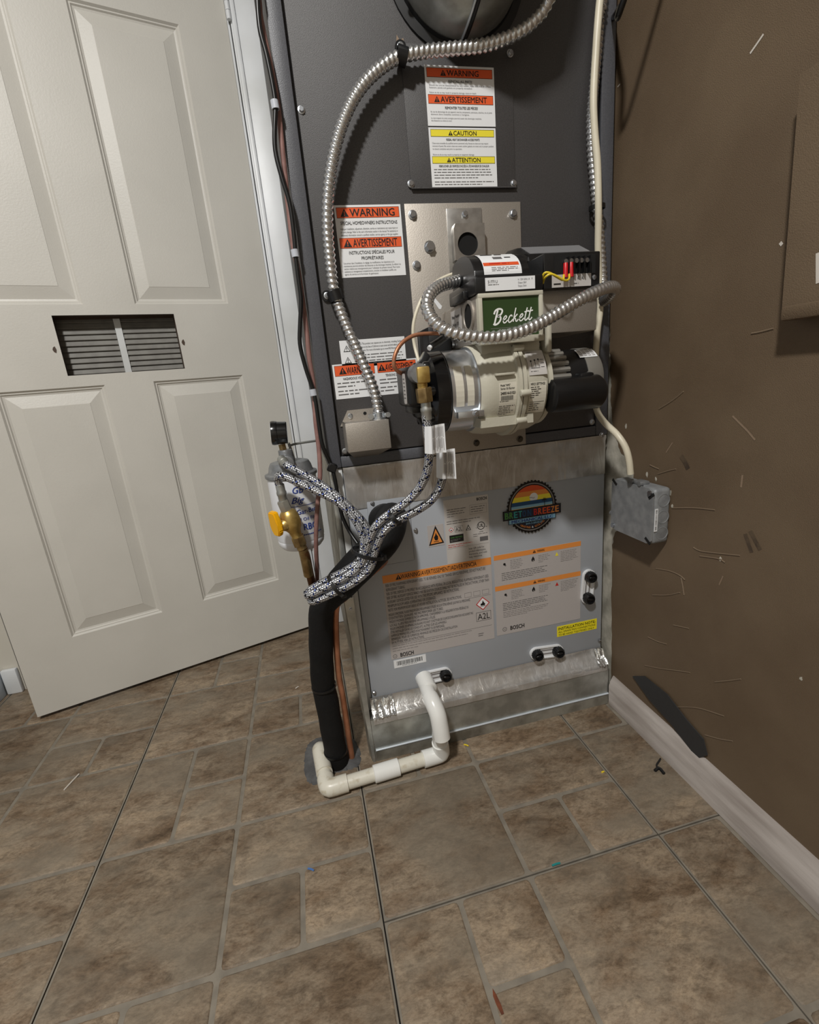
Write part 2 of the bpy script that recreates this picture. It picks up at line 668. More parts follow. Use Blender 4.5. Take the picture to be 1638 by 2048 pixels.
class Sheet:
    """a flat printed sticker: a thin backing plus printed layers, in its own metres (x right, y down from top left)"""

    def __init__(self, name, parent, tl, tr, bl, m, thick=0.0006, label=None, backing=True, curve=None):
        self.o = Vector(tl)
        self.U = (Vector(tr) - self.o)
        self.V = (Vector(bl) - self.o)
        self.w = self.U.length
        self.h = self.V.length
        self.U.normalize()
        self.V.normalize()
        self.N = self.V.cross(self.U).normalized()
        if self.N.y > 0.2 and not curve:
            self.N = -self.N
        self.t = thick
        self.curve = curve
        self.layers = {}
        mb = MB()
        if curve:
            k = 10
            for i in range(k):
                y0, y1 = self.h * i / k, self.h * (i + 1) / k
                mb.poly([self.P(0, y0, 0), self.P(self.w, y0, 0), self.P(self.w, y1, 0), self.P(0, y1, 0)])
        else:
            mb.prism([self.P(0, 0, -thick), self.P(self.w, 0, -thick), self.P(self.w, self.h, -thick), self.P(0, self.h, -thick)], self.N * thick)
        self.part = mb.build(name, m, parent)
        if label:
            self.part['label'] = label

    def P(self, x, y, lift=0.0002):
        if self.curve:
            return self.curve(x, y, lift)
        return self.o + self.U * x + self.V * y + self.N * (self.t + lift)

    def L(self, m):
        if m not in self.layers:
            self.layers[m] = MB()
        return self.layers[m]

    def rect(self, x0, y0, x1, y1, m, lift=0.0002):
        k = 1 if not self.curve else max(1, int((y1 - y0) / 0.006))
        for i in range(k):
            a = y0 + (y1 - y0) * i / k
            b = y0 + (y1 - y0) * (i + 1) / k
            self.L(m).poly([self.P(x0, a, lift), self.P(x1, a, lift), self.P(x1, b, lift), self.P(x0, b, lift)])

    def frame(self, x0, y0, x1, y1, t, m, lift=0.0003):
        self.rect(x0, y0, x1, y0 + t, m, lift)
        self.rect(x0, y1 - t, x1, y1, m, lift)
        self.rect(x0, y0, x0 + t, y1, m, lift)
        self.rect(x1 - t, y0, x1, y1, m, lift)

    def shape(self, pts, m, lift=0.0003):
        self.L(m).poly([self.P(x, y, lift) for x, y in pts])

    def disc(self, cx, cy, r, m, lift=0.0003, n=28):
        self.shape([(cx + r * math.cos(2 * math.pi * k / n), cy + r * math.sin(2 * math.pi * k / n)) for k in range(n)], m, lift)

    def text(self, s, x, y, size, m='ink_black', width=None, bold=0.0, shear=0.0, align='l', lift=0.0004, rot=0.0):
        """y is the baseline; size is the cap height; width squeezes the line to that width"""
        vs, fs = glyphs(s, bold, shear)
        if not vs:
            return
        x0 = min(v[0] for v in vs)
        x1 = max(v[0] for v in vs)
        sc = size / 0.70
        sx = sc if width is None else width / max(1e-6, (x1 - x0))
        wd = (x1 - x0) * sx
        ox = {'l': x, 'c': x - wd / 2, 'r': x - wd}[align]
        ca, sa = math.cos(rot), math.sin(rot)
        P = []
        for a, b, k in vs:
            px, py = (a - x0) * sx, -b * sc
            P.append(self.P(ox + px * ca - py * sa, y + px * sa + py * ca, lift + k * 0.00003))
        self.L(m).mesh(P, fs)

    def lines(self, x0, x1, y0, n, pitch, h, m='ink_grey', ragged=0.25, lift=0.0003):
        """print too small to read: rows of word-length dashes"""
        for i in range(n):
            xe = x1 - (x1 - x0) * (random.random() * ragged)
            if i == n - 1:
                xe = x0 + (x1 - x0) * random.uniform(0.3, 0.8)
            x = x0
            while x < xe:
                w = min(random.uniform(1.6, 6.5) * h, xe - x)
                self.rect(x, y0 + i * pitch, x + w, y0 + i * pitch + h * 0.62, m, lift)
                x += w + h * 0.75

    def stroke(self, pts, wid, m, lift=0.0004):
        self.nst = getattr(self, 'nst', 0) + 1
        lift += 0.00001 * self.nst
        self.L(m).ribbon([self.P(x, y, lift) for x, y in pts], wid, self.N)

    def warn(self, cx, cy, s, m='ink_black', inner='ink_orange', lift=0.0004):
        self.shape([(cx - s * 0.58, cy + s * 0.5), (cx + s * 0.58, cy + s * 0.5), (cx, cy - s * 0.5)], m, lift)
        self.rect(cx - s * 0.06, cy - s * 0.18, cx + s * 0.06, cy + s * 0.16, inner, lift + 0.0001)
        self.rect(cx - s * 0.06, cy + s * 0.24, cx + s * 0.06, cy + s * 0.36, inner, lift + 0.0001)

    def done(self):
        nm = {'ink_orange': 'orange_print', 'ink_yellow': 'yellow_print', 'ink_white': 'white_print', 'ink_amber': 'amber_print'}
        for m, mb in self.layers.items():
            tag(mb.build(nm.get(m, 'printing'), m, self.part), kind='stuff')
        return self.part


def corner_sheet(name, parent, tl, br, m, **k):
    """sticker square to a wall facing the camera side (constant y)"""
    tl = Vector(tl)
    br = Vector(br)
    br.y = tl.y
    return Sheet(name, parent, tl, (br.x, tl.y, tl.z), (tl.x, tl.y, br.z), m, **k)


# shared screw meshes, heads facing -Y
def screw_mesh(name, m, r=0.0058):
    mb = MB()
    mb.lathe((0, 0, 0), (0, -1, 0), [(0, r), (0.0008, r), (0.0012, r * 0.8)], 16)
    mb.lathe((0, -0.001, 0), (0, -1, 0), [(0, r * 0.72), (0.003, r * 0.72), (0.0036, r * 0.6)], 6)
    mb.box((-r * 0.55, -0.0047, -0.0006), (r * 0.55, -0.0042, 0.0006))
    me, c = mb.data(name, m, 25)
    return me, c


SCREW, SCREW_C = screw_mesh('screw', 'screw_steel')
SCREWD, SCREWD_C = screw_mesh('screw_dark', 'screw_dark')


def screw(p, parent, s=1.0, dark=False, rot=None):
    o = place('screw', SCREWD if dark else SCREW, Vector(p) + (SCREWD_C if dark else SCREW_C) * s, parent)
    o.scale = (s, s, s)
    o.rotation_euler = (0, random.uniform(0, 3.1), 0) if rot is None else rot
    return o


def conduit(pts, r=0.0092, pitch=0.0085, amp=0.0014, n=14):
    mb = MB()

    def rf(s, th):
        ph = (s / pitch + th / (2 * math.pi)) % 1.0
        # interlocked strip: a rounded ridge and a narrow groove
        return r + amp * (math.cos((ph - 0.5) * 2 * math.pi) * 0.5 + (0.5 if 0.25 < ph < 0.75 else 0.1)) - amp * 0.6

    mb.tube(pts, r, n, pitch / 6.0, rfun=rf)
    return mb


# ================================================================== SETTING
# ---- floor: dark subfloor, planks carrying the grout, tiles
FX0, FX1, FY0, FY1 = -1.45, 0.66, -1.46, 2.3
mb = MB()
mb.box((FX0, FY0, -0.05), (FX1, FY1, -0.006))
floor = mb.build('floor', 'subfloor_dark')
tag(floor, kind='structure', label='brown stone look tile floor with grey grout lines')

PX, PY, TX0, TY0 = 0.2390, 0.2432, 0.0110, 0.5300
TILE = {}


def rounded_rect(w, h, r, z, inset):
    pts = []
    for cx, cy, a0 in ((w / 2 - r, h / 2 - r, 0), (-w / 2 + r, h / 2 - r, 90), (-w / 2 + r, -h / 2 + r, 180), (w / 2 - r, -h / 2 + r, 270)):
        for k in range(3):
            a = math.radians(a0 + 45 * k)
            pts.append((cx + (r - inset) * math.cos(a), cy + (r - inset) * math.sin(a), z))
    return pts


def tile_mesh(w, h):
    key = (round(w, 4), round(h, 4))
    if key not in TILE:
        mb = MB()
        A = rounded_rect(w, h, 0.007, -0.0030, 0.0)
        B = rounded_rect(w, h, 0.007, -0.0008, 0.0012)
        D = rounded_rect(w, h, 0.007, 0.0, 0.0034)
        n = len(A)
        fs = [(i, (i + 1) % n, n + (i + 1) % n, n + i) for i in range(n)]
        fs += [(n + i, n + (i + 1) % n, 2 * n + (i + 1) % n, 2 * n + i) for i in range(n)]
        fs.append(tuple(range(2 * n, 3 * n)))
        mb.mesh(A + B + D, fs)
        me, c = mb.data('tile', 'floor_tile', 60)
        TILE[key] = (me, c)
    return TILE[key]


G = 0.0062   # grout width


def put_tile(x0, x1, y0, y1):
    me, c = tile_mesh(x1 - x0 - G, y1 - y0 - G)
    place('tile', me, Vector(((x0 + x1) / 2, (y0 + y1) / 2, 0)) + c, floor)


hx, hy = PX / 2, PY / 2
for col in range(-6, 3):
    for row in range(-8, 6):
        x0 = TX0 + col * PX
        y0 = TY0 + row * PY
        x1, y1 = x0 + PX, y0 + PY
        if x0 > 0.6 or y1 < -1.3:
            continue
        typeB = col % 2 == 0           # columns with tall tiles
        odd = row % 2 == 0             # row 0 is the row starting at TY0
        if typeB:
            if odd:
                put_tile(x0, x1, y0, y1)
            else:
                put_tile(x0, x0 + hx, y0, y1)
                put_tile(x0 + hx, x1, y0, y0 + hy)
                put_tile(x0 + hx, x1, y0 + hy, y1)
        else:
            if odd:
                put_tile(x0, x1, y0 + hy, y1)
                put_tile(x0, x0 + hx, y0, y0 + hy)
                put_tile(x0 + hx, x1, y0, y0 + hy)
            else:
                put_tile(x0, x1, y0, y1)
# grout layer of each plank, with open joints between planks
for k, xs in enumerate((-1.4230, -0.9450, -0.4670, 0.0110, 0.4890)):
    xe = min(xs + 2 * PX, 0.66)
    cuts = [-1.44, TY0, 1.95] if k >= 3 else [-1.44, TY0 - 2 * PY, TY0 + 5 * PY]
    for a, b in zip(cuts, cuts[1:]):
        mb = MB()
        mb.box((xs + 0.0011, a + 0.0012, -0.006), (xe - 0.0011, b - 0.0012, -0.0017))
        mb.build('grout_plank', 'grout', floor)

# ---- right wall: bare board with a brown covering that stops short of the corner
XW = 0.625
mb = MB()
mb.box((XW, -1.45, 0.0), (XW + 0.06, 1.55, 2.4))
wall_right = mb.build('wall_right', 'wall_plaster')
tag(wall_right, kind='structure', label='brown painted wall with scuffs beside the furnace')
edge = [(-1.44, 2.39), (-1.44, 0.0)]
pxedge = [(0.6250, 0.8505, 0.0138), (0.6250, 0.8514, 0.0822), (0.6250, 0.8532, 0.1740), (0.6250, 0.8585, 0.2605), (0.6250, 0.8580, 0.3344), (0.6250, 0.8587, 0.3934), (0.6250, 0.8531, 0.4252), (0.6250, 0.8035, 0.4659), (0.6250, 0.7995, 0.5554), (0.6250, 0.8052, 0.5797), (0.6250, 0.8164, 0.5932), (0.6250, 0.8398, 0.5994), (0.6250, 0.8484, 0.6148), (0.6250, 0.8590, 0.6364), (0.6250, 0.8695, 0.6541), (0.6250, 0.8723, 0.6845), (0.6250, 0.8780, 0.7045), (0.6250, 0.8760, 0.7345), (0.6250, 0.8818, 0.7592), (0.6250, 0.8796, 0.7834), (0.6250, 0.8868, 0.8032), (0.6250, 0.8847, 0.8316), (0.6250, 0.8906, 0.8604), (0.6250, 0.8903, 0.9336), (0.6250, 0.8912, 1.0714), (0.6250, 0.8930, 1.1528), (0.6250, 0.8936, 1.3033)]
fine = []
for a, b in zip(pxedge, pxedge[1:]):
    for k in range(4):
        t = k / 4
        fine.append((a[1] + (b[1] - a[1]) * t + random.uniform(-0.002, 0.002), a[2] + (b[2] - a[2]) * t))
fine[0] = (fine[0][0], 0.0)
fine.append((1.0, 2.39))
mb = MB()
poly = [(XW - 0.0012, y, z) for y, z in edge + fine]
mb.prism(poly, (0.0013, 0, 0))
cov = mb.build('wall_covering', 'wall_brown', wall_right)
# raised wrinkles and scuffs in the covering
wr = [[(0.6235, 0.7390, 0.6914), (0.6235, 0.7181, 0.7015), (0.6235, 0.6995, 0.7120), (0.6235, 0.6850, 0.7219)],
      [(0.6235, 0.7330, 0.5739), (0.6235, 0.7102, 0.5833), (0.6235, 0.6907, 0.5900)],
      [(0.6235, 0.6404, 0.4606), (0.6235, 0.6264, 0.4590), (0.6235, 0.5873, 0.4680), (0.6235, 0.5520, 0.4770)],
      [(0.6235, 0.7252, 0.3891), (0.6235, 0.6896, 0.3977), (0.6235, 0.6632, 0.3983), (0.6235, 0.6535, 0.3944)],
      [(0.6235, 0.7307, 0.3305), (0.6235, 0.6920, 0.3478), (0.6235, 0.6628, 0.3659)],
      [(0.6235, 0.6727, 0.2946), (0.6235, 0.6367, 0.3065)],
      [(0.6235, 0.7369, 0.2336), (0.6235, 0.7104, 0.2383), (0.6235, 0.6868, 0.2462)],
      [(0.6235, 0.7413, 0.1641), (0.6235, 0.6996, 0.1835), (0.6235, 0.6677, 0.2005), (0.6235, 0.6268, 0.2215)],
      [(0.6235, 0.6553, 0.1259), (0.6235, 0.6042, 0.1619), (0.6235, 0.5504, 0.1861)],
      [(0.6235, 0.5835, 0.1200), (0.6235, 0.5533, 0.1366), (0.6235, 0.5302, 0.1520)],
      [(0.6235, 0.5738, 0.2372), (0.6235, 0.5464, 0.2586), (0.6235, 0.5277, 0.2739)],
      [(0.6235, 0.6931, 0.5185), (0.6235, 0.6436, 0.5305), (0.6235, 0.6039, 0.5369)],
      [(0.6235, 0.7548, 0.5875), (0.6235, 0.7415, 0.5848), (0.6235, 0.7312, 0.5836)],
      [(0.6235, 0.5699, 0.8003), (0.6235, 0.5572, 0.8008), (0.6235, 0.5382, 0.8031)],
      [(0.6235, 0.6629, 0.3955), (0.6235, 0.6568, 0.3784), (0.6235, 0.6533, 0.3652)],
      [(0.6235, 0.6256, 0.4502), (0.6235, 0.5864, 0.4588), (0.6235, 0.5767, 0.4563)]]
for w in wr:
    mb = MB()
    mb.tube(w, 0.0012, 6, 0.008)
    mb.build('wrinkle', 'wall_wrinkle', wall_right)
mb = MB()
mb.ribbon([(0.6233, 0.6111, 1.1416), (0.6233, 0.6033, 1.1461), (0.6233, 0.5939, 1.1518)], 0.0028, (-1, 0, 0))
mb.ribbon([(0.6233, 0.8789, 1.2419), (0.6233, 0.8722, 1.2428)], 0.002, (-1, 0, 0))
mb.build('chalk_scratch', 'chalk_white', wall_right)
for pts, m, w in (([(0.6233, 0.5474, 0.5133), (0.6233, 0.5411, 0.5018), (0.6233, 0.5338, 0.4883)], 'dark_smudge', 0.006),
                  ([(0.6233, 0.5399, 0.5203), (0.6233, 0.5294, 0.5071), (0.6233, 0.5211, 0.4966)], 'dark_smudge', 0.006),
                  ([(0.6233, 0.6811, 0.6142), (0.6233, 0.6714, 0.6043), (0.6233, 0.6640, 0.5943)], 'dark_smudge', 0.009),
                  ([(0.6233, 0.5876, 0.6865), (0.6233, 0.5606, 0.6665), (0.6233, 0.5474, 0.6548)], 'wall_scuff', 0.003),
                  ([(0.6233, 0.5615, 0.6015), (0.6233, 0.5618, 0.5824)], 'wall_scuff', 0.003),
                  ([(0.6233, 0.7161, 0.6159), (0.6233, 0.7022, 0.6352)], 'wall_scuff', 0.002),
                  ([(0.6233, 0.5836, 0.4144), (0.6233, 0.5778, 0.4326)], 'wall_scuff', 0.002),
                  ([(0.6233, 0.5421, 0.9064), (0.6233, 0.5390, 0.9027)], 'chalk_white', 0.004)):
    mb = MB()
    mb.ribbon(pts, w, (-1, 0, 0))
    mb.build('scuff_mark', m, wall_right)
# torn holes next to the junction box
for q, s in (((0.6238, 0.8271, 0.6551), 0.008), ((0.6238, 0.7620, 0.5690), 0.011), ((0.6238, 0.7378, 0.5636), 0.007), ((0.6238, 0.7004, 0.5456), 0.008), ((0.6238, 0.6949, 0.5217), 0.007), ((0.6238, 0.5858, 0.4590), 0.006), ((0.6238, 0.4405, 0.3328), 0.006)):
    mb = MB()
    n = 9
    s *= 0.6
    mb.prism([(q[0] - 0.0005, q[1] + s * random.uniform(0.35, 0.7) * math.cos(6.283 * k / n), q[2] + s * random.uniform(0.5, 1.3) * math.sin(6.283 * k / n)) for k in range(n)], (0.001, 0, 0))
    mb.build('torn_patch', 'wall_plaster', wall_right)

# raised board on the right wall
a = (0.5970, 0.5172, 1.0698)
b = (0.5970, 0.5068, 0.8122)
board = thing('wall_board', 'brown painted raised board fixed to the right wall', 'board', (0.615, 0.30, b[2]))
mb = MB()
mb.prism([(0.597, 0.06, b[2]), (0.597, b[1], b[2]), (0.597, a[1], a[2]), (0.597, 0.06, a[2])], (0.0266, 0, 0))
mb.build('panel', 'wall_brown', board)
mb = MB()
mb.box((0.592, 0.06, b[2] - 0.003), (0.6236, b[1] - 0.002, b[2] + 0.014), 0.003)
mb.build('bottom_rail', 'wall_brown', board)
mb = MB()
mb.ribbon([(0.5966, 0.4709, 0.8779), (0.5966, 0.4664, 0.8453)], 0.006, (-1, 0, 0))
mb.build('paper_scrap', 'chalk_white', board)

# baseboard on the right wall: profile swept along Y
prof = [(0.0, 0.0), (-0.012, 0.0), (-0.012, 0.052), (-0.0095, 0.056), (-0.0095, 0.060), (-0.005, 0.068), (-0.002, 0.074), (0.0, 0.074)]
mb = MB()
mb.prism([(XW - 0.0012 + px_, -1.43, pz) for px_, pz in prof], (0, 0.841 + 1.43, 0))
tag(mb.build('baseboard_right', 'baseboard_white', None, 50), kind='structure', label='scuffed white baseboard along the brown wall')

# black tape on the wall above the baseboard
tp = [(0.6205, 0.7722, 0.1191), (0.6205, 0.7362, 0.1428), (0.6205, 0.6728, 0.1437), (0.6205, 0.6208, 0.1237), (0.6205, 0.5820, 0.1135), (0.6205, 0.5708, 0.0883), (0.6205, 0.5907, 0.0628), (0.6205, 0.6551, 0.0852), (0.6205, 0.7183, 0.0969)]
mb = MB()
mb.prism(tp, (-0.0018, 0, 0))
tape = mb.build('tape_strip', 'tape_black')
tag(tape, 'wide black tape strip stuck over the baseboard top on brown wall', 'tape')

# ---- back wall around the door opening
YB = 1.505
mb = MB()
mb.box((0.0, YB + 0.012, 0.0), (XW + 0.06, YB + 0.1, 2.4))
wall_back = mb.build('wall_back', 'wall_plaster')
tag(wall_back, kind='structure', label='pale wall behind the furnace')
mb = MB()
mb.box((-1.05, YB - 0.05, 0.0), (-0.91, YB + 0.1, 2.4))
tag(mb.build('wall_back', 'wall_cream'), kind='structure', label='narrow pale wall piece left of the door')
mb = MB()
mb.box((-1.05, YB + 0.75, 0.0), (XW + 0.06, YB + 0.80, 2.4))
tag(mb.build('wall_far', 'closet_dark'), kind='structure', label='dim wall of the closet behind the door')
mb = MB()
mb.box((-1.01, 1.0, 0.0), (-0.968, YB - 0.052, 2.4))
tag(mb.build('wall_left', 'wall_cream'), kind='structure', label='pale wall at the far left')
mb = MB()
mb.box((-0.968, 1.0, 0.0), (-0.954, YB - 0.052, 0.075), 0.003)
tag(mb.build('baseboard_left', 'trim_blue_white'), kind='structure', label='bluish white baseboard at the far left')
mb = MB()
mb.box((-0.952, YB - 0.066, 0.0), (-0.912, YB - 0.051, 0.078), 0.004)
tag(mb.build('trim_1', 'trim_white'), kind='structure', label='short white baseboard end left of the open door')
# casing between door and furnace: flat board with a raised inner bead
mb = MB()
mb.box((-0.028, YB - 0.006, 0.0), (0.075, YB + 0.012, 2.1), 0.003)
mb.box((-0.044, YB - 0.002, 0.0), (-0.030, YB + 0.06, 2.1), 0.002)
mb.box((-0.024, YB - 0.012, 0.0), (-0.012, YB - 0.004, 2.1), 0.003)
tag(mb.build('trim_2', 'trim_white'), kind='structure', label='white door casing between the door and the furnace')

# ---- the rest of the room behind the camera
mb = MB()
mb.box((-2.6, -1.51, 0.0), (XW + 0.06, -1.45, 2.4))
tag(mb.build('wall_front', 'wall_cream'), kind='structure', label='pale wall behind the viewer')
mb = MB()
mb.box((-2.6, -1.5, 2.4), (XW + 0.06, 2.3, 2.45))
tag(mb.build('ceiling', 'wall_cream'), kind='structure', label='pale ceiling')

# ---- six panel door standing ajar, hinged next to the furnace
UD = Vector((0.95627, 0.29250, 0.0))
ND = Vector((0.29250, -0.95627, 0.0))       # towards the camera
OD = Vector((0.0, 1.511, 0.0))


def dp(s, z, d=0.0):
    return OD + UD * s + ND * d + Vector((0, 0, z))


door = bpy.data.objects.new('door_1', None)
C.objects.link(door)
door.location = dp(-0.43, 0.012)
WORLD[door] = dp(-0.43, 0.012)
tag(door, kind='structure', label='white six panel door standing ajar with a cut vent opening')
S0, S1, Z0, Z1 = -0.828, -0.038, 0.012, 2.02
TH = 0.035
panels = [(-0.706, -0.488, 0.205, 0.838), (-0.378, -0.150, 0.205, 0.838), (-0.706, -0.490, 1.026, 1.644), (-0.380, -0.154, 1.026, 1.644),
          (-0.706, -0.490, 1.75, 1.93), (-0.380, -0.154, 1.75, 1.93)]
vent = (-0.559, -0.296, 0.865, 1.002)
ss = sorted({S0, S1, *[v for p in panels for v in p[:2]], *vent[:2]})
zs = sorted({Z0, Z1, *[v for p in panels for v in p[2:]], *vent[2:]})
mb = MB()


def inside(s, z, r):
    return r[0] < s < r[1] and r[2] < z < r[3]


for i in range(len(ss) - 1):
    for j in range(len(zs) - 1):
        sm, zm = (ss[i] + ss[i + 1]) / 2, (zs[j] + zs[j + 1]) / 2
        if inside(sm, zm, vent):
            continue
        q = [(ss[i], zs[j]), (ss[i + 1], zs[j]), (ss[i + 1], zs[j + 1]), (ss[i], zs[j + 1])]
        if not any(inside(sm, zm, p) for p in panels):
            mb.poly([dp(s, z) for s, z in q])
        mb.poly([dp(s, z, -TH) for s, z in q])
for (a0, b0), (a1, b1) in (((S0, Z0), (S1, Z0)), ((S1, Z0), (S1, Z1)), ((S1, Z1), (S0, Z1)), ((S0, Z1), (S0, Z0))):
    mb.poly([dp(a0, b0), dp(a1, b1), dp(a1, b1, -TH), dp(a0, b0, -TH)])
bmesh.ops.remove_doubles(mb.bm, verts=mb.bm.verts[:], dist=0.0003)
mb.build('door_slab', 'door_white', door, 30)
for p in panels:
    mb = MB()
    rings = [(0.0, 0.0), (0.004, -0.0045), (0.0065, -0.0045), (0.009, -0.0075), (0.013, -0.0085), (0.040, -0.0022), (0.041, -0.0015)]
    vs = []
    for ins, d in rings:
        vs += [dp(p[0] + ins, p[2] + ins, d), dp(p[1] - ins, p[2] + ins, d), dp(p[1] - ins, p[3] - ins, d), dp(p[0] + ins, p[3] - ins, d)]
    fs = [(4 * i + k, 4 * i + (k + 1) % 4, 4 * i + 4 + (k + 1) % 4, 4 * i + 4 + k) for i in range(len(rings) - 1) for k in range(4)]
    fs.append(tuple(range(4 * len(rings) - 4, 4 * len(rings))))
    mb.mesh(vs, fs)
    mb.build('panel', 'door_white', door, 8)
# raw edges of the vent opening, a mullion and two columns of louvres behind it
mb = MB()
v0, v1, w0, w1 = vent
for (a0, b0), (a1, b1) in (((v0, w0), (v1, w0)), ((v1, w0), (v1, w1)), ((v1, w1), (v0, w1)), ((v0, w1), (v0, w0))):
    mb.poly([dp(a0, b0), dp(a1, b1), dp(a1, b1, -TH), dp(a0, b0, -TH)])
mb.build('vent_cut_edge', 'vent_brown', door)
mb = MB()
mb.prism([dp(-0.436, w0 - 0.01, -0.036), dp(-0.421, w0 - 0.01, -0.036), dp(-0.421, w1 + 0.01, -0.036), dp(-0.436, w1 + 0.01, -0.036)], ND * -0.006)
mb.build('vent_mullion', 'trim_white', door)
mb = MB()
mb.prism([dp(v0 - 0.02, w1 - 0.004, -0.0355), dp(v1 + 0.02, w1 - 0.004, -0.0355), dp(v1 + 0.02, w1 + 0.02, -0.0355), dp(v0 - 0.02, w1 + 0.02, -0.0355)], ND * -0.012)
mb.build('vent_top_rail', 'vent_brown', door)
me_sl = None
for c0, c1 in ((v0 - 0.012, -0.4365), (-0.4205, v1 + 0.012)):
    for k in range(11):
        z = w0 - 0.010 + k * 0.0135
        mb = MB()
        mb.prism([dp(c0, z, -0.038), dp(c0, z + 0.0012, -0.0375), dp(c0, z + 0.0190, -0.045), dp(c0, z + 0.0178, -0.0455)], UD * (c1 - c0))
        mb.build('louvre', 'vent_slat', door)
for s, z in ((-0.571, 0.926), (-0.287, 0.931)):
    mb = MB()
    mb.prism([dp(s + 0.004 * math.cos(k * 1.05), z + (0.006 + 0.003 * (k % 2)) * math.sin(k * 1.05), -0.001) for k in range(6)], ND * 0.0016)
    mb.build('screw_hole', 'vent_brown', door)
# hinge on the right edge
for hz in (0.33, 1.72):
    mb = MB()
    for k in range(5):
        mb.cyl((-0.029, YB - 0.012, hz - 0.045 + k * 0.0181), (-0.029, YB - 0.012, hz - 0.045 + k * 0.0181 + 0.0172), 0.006, n=14)
    mb.build('hinge', 'trim_white', door)


# ================================================================== FURNACE
YC = 0.870          # front plane of furnace and coil cabinet
ZM = 0.637          # joint between the two
FL, FR = 0.036, 0.611
furnace = thing('oil_furnace', 'tall dark grey oil furnace cabinet with warning stickers', 'furnace', (0.32, 1.15, ZM))
mb = MB()
mb.box((FL, YC + 0.010, ZM), (FR, 1.46, 2.05), 0.003)
mb.build('cabinet', 'furnace_grey', furnace)
mb = MB()
mb.box((0.0635, YC, ZM + 0.022), (0.5815, YC + 0.0095, 2.04), 0.0015)
mb.build('front_panel', 'furnace_grey', furnace)
for a, b, nm in ((FL, 0.0600, 'side_flange'), (0.5850, FR, 'side_flange')):
    mb = MB()
    mb.box((a, YC - 0.002, ZM), (b, YC + 0.0095, 2.04), 0.002)
    mb.build(nm, 'furnace_flange', furnace)
mb = MB()
mb.box((0.0602, YC - 0.002, ZM), (0.5848, YC + 0.0095, ZM + 0.020), 0.002)
mb.build('bottom_rail', 'furnace_flange', furnace)

# heat exchanger access panel
p0 = (0.2330, 0.8680, 1.2836)
p1 = (0.4199, 0.8680, 1.0848)
mb = MB()
mb.box((p0[0], YC - 0.0022, p1[2]), (p1[0], YC - 0.0001, p0[2]), 0.0008)
mb.box((p0[0], YC - 0.006, p1[2] - 0.0005), (p1[0], YC - 0.002, p1[2] + 0.0012))
mb.build('access_panel', 'furnace_grey', furnace)
YA = YC - 0.0023

# burner mounting plate
q0 = (0.2184, 0.8680, 1.0634)
q1 = (0.4277, 0.8680, 1.0617)
mb = MB()
mb.box((q0[0], YC - 0.0034, ZM + 0.001), (q1[0], YC - 0.0001, q0[2]), 0.0006)
mb.build('burner_plate', 'aluminized', furnace)
YP = YC - 0.0035
for p in [(0.0693, 0.8700, 1.1936), (0.0455, 0.8680, 0.6364), (0.5977, 0.8680, 0.6366), (0.5766, 0.8700, 0.6653)]:
    screw(p, furnace)
for p in [(0.2330, 0.8676, 1.0922), (0.4162, 0.8676, 1.0915), (0.4160, 0.8676, 1.2762)]:
    screw(p, furnace)
for p in [(0.2312, 0.8664, 1.0464), (0.4131, 0.8664, 1.0444), (0.2313, 0.8664, 0.9692)]:
    screw(p, furnace, 1.3)
for p in [(0.3237, 0.8664, 0.6521), (0.4150, 0.8664, 0.6494)]:
    screw(p, furnace, 1.1, True)
# hex bolt with washer
bp_ = Vector((0.2568, 0.8664, 0.9971))
mb = MB()
mb.cyl(bp_, bp_ + Vector((0, -0.0015, 0)), 0.0098, n=24)
mb.cyl(bp_ + Vector((0, -0.0015, 0)), bp_ + Vector((0, -0.009, 0)), 0.0074, n=6)
mb.build('hex_bolt', 'screw_steel', furnace, 25)

# sight port bracket
a = Vector((0.2901, 0.8675, 1.0546))
b = Vector((0.3544, 0.8675, 0.9655))
mid = (0.2963, 0.8675, 1.0287)[2]
mb = MB()
mb.box((a.x, YP - 0.0022, b.z - 0.02), (b.x, YP - 0.0002, a.z), 0.0008)
mb.build('port_backplate', 'zinc_bracket', furnace)
hc = Vector((0.3200, 0.8480, 0.9950))
hr = 0.0182
yf = 0.848
mb = MB()
xa, xb, za, zb = a.x + 0.006, b.x - 0.003, b.z + 0.004, mid - 0.002
n = 32
ring = [(hc.x + hr * math.cos(6.28319 * k / n), hc.z + hr * math.sin(6.28319 * k / n)) for k in range(n)]


def to_rect(cx, cz, ang):
    dx, dz = math.cos(ang), math.sin(ang)
    t = 1e9
    if dx > 1e-9: t = min(t, (xb - cx) / dx)
    if dx < -1e-9: t = min(t, (xa - cx) / dx)
    if dz > 1e-9: t = min(t, (zb - cz) / dz)
    if dz < -1e-9: t = min(t, (za - cz) / dz)
    return (cx + dx * t, cz + dz * t)


outr = [to_rect(hc.x, hc.z, 6.28319 * k / n) for k in range(n)]
vs = [(x, yf, z) for x, z in ring] + [(x, yf, z) for x, z in outr] + [(x, yf + 0.02, z) for x, z in outr] + [(x, yf + 0.003, z) for x, z in ring]
fs = []
for k in range(n):
    k2 = (k + 1) % n
    fs += [(k, k2, n + k2, n + k), (n + k, n + k2, 2 * n + k2, 2 * n + k), (3 * n + k, 3 * n + k2, k2, k)]
mb.mesh(vs, fs)
mb.build('port_box', 'zinc_bracket', furnace, 30)
mb = MB()
mb.cyl((hc.x, yf + 0.004, hc.z), (hc.x, yf + 0.006, hc.z), hr + 0.004, n=32)
mb.build('port_hole', 'hole_dark', furnace)
mb = MB()
mb.box((xa - 0.001, yf - 0.001, za - 0.007), (xb - 0.012, YP - 0.001, za - 0.004))
mb.build('port_slide', 'zinc_bracket', furnace)
screw((0.3229, 0.8655, 1.0450), furnace, 1.15)


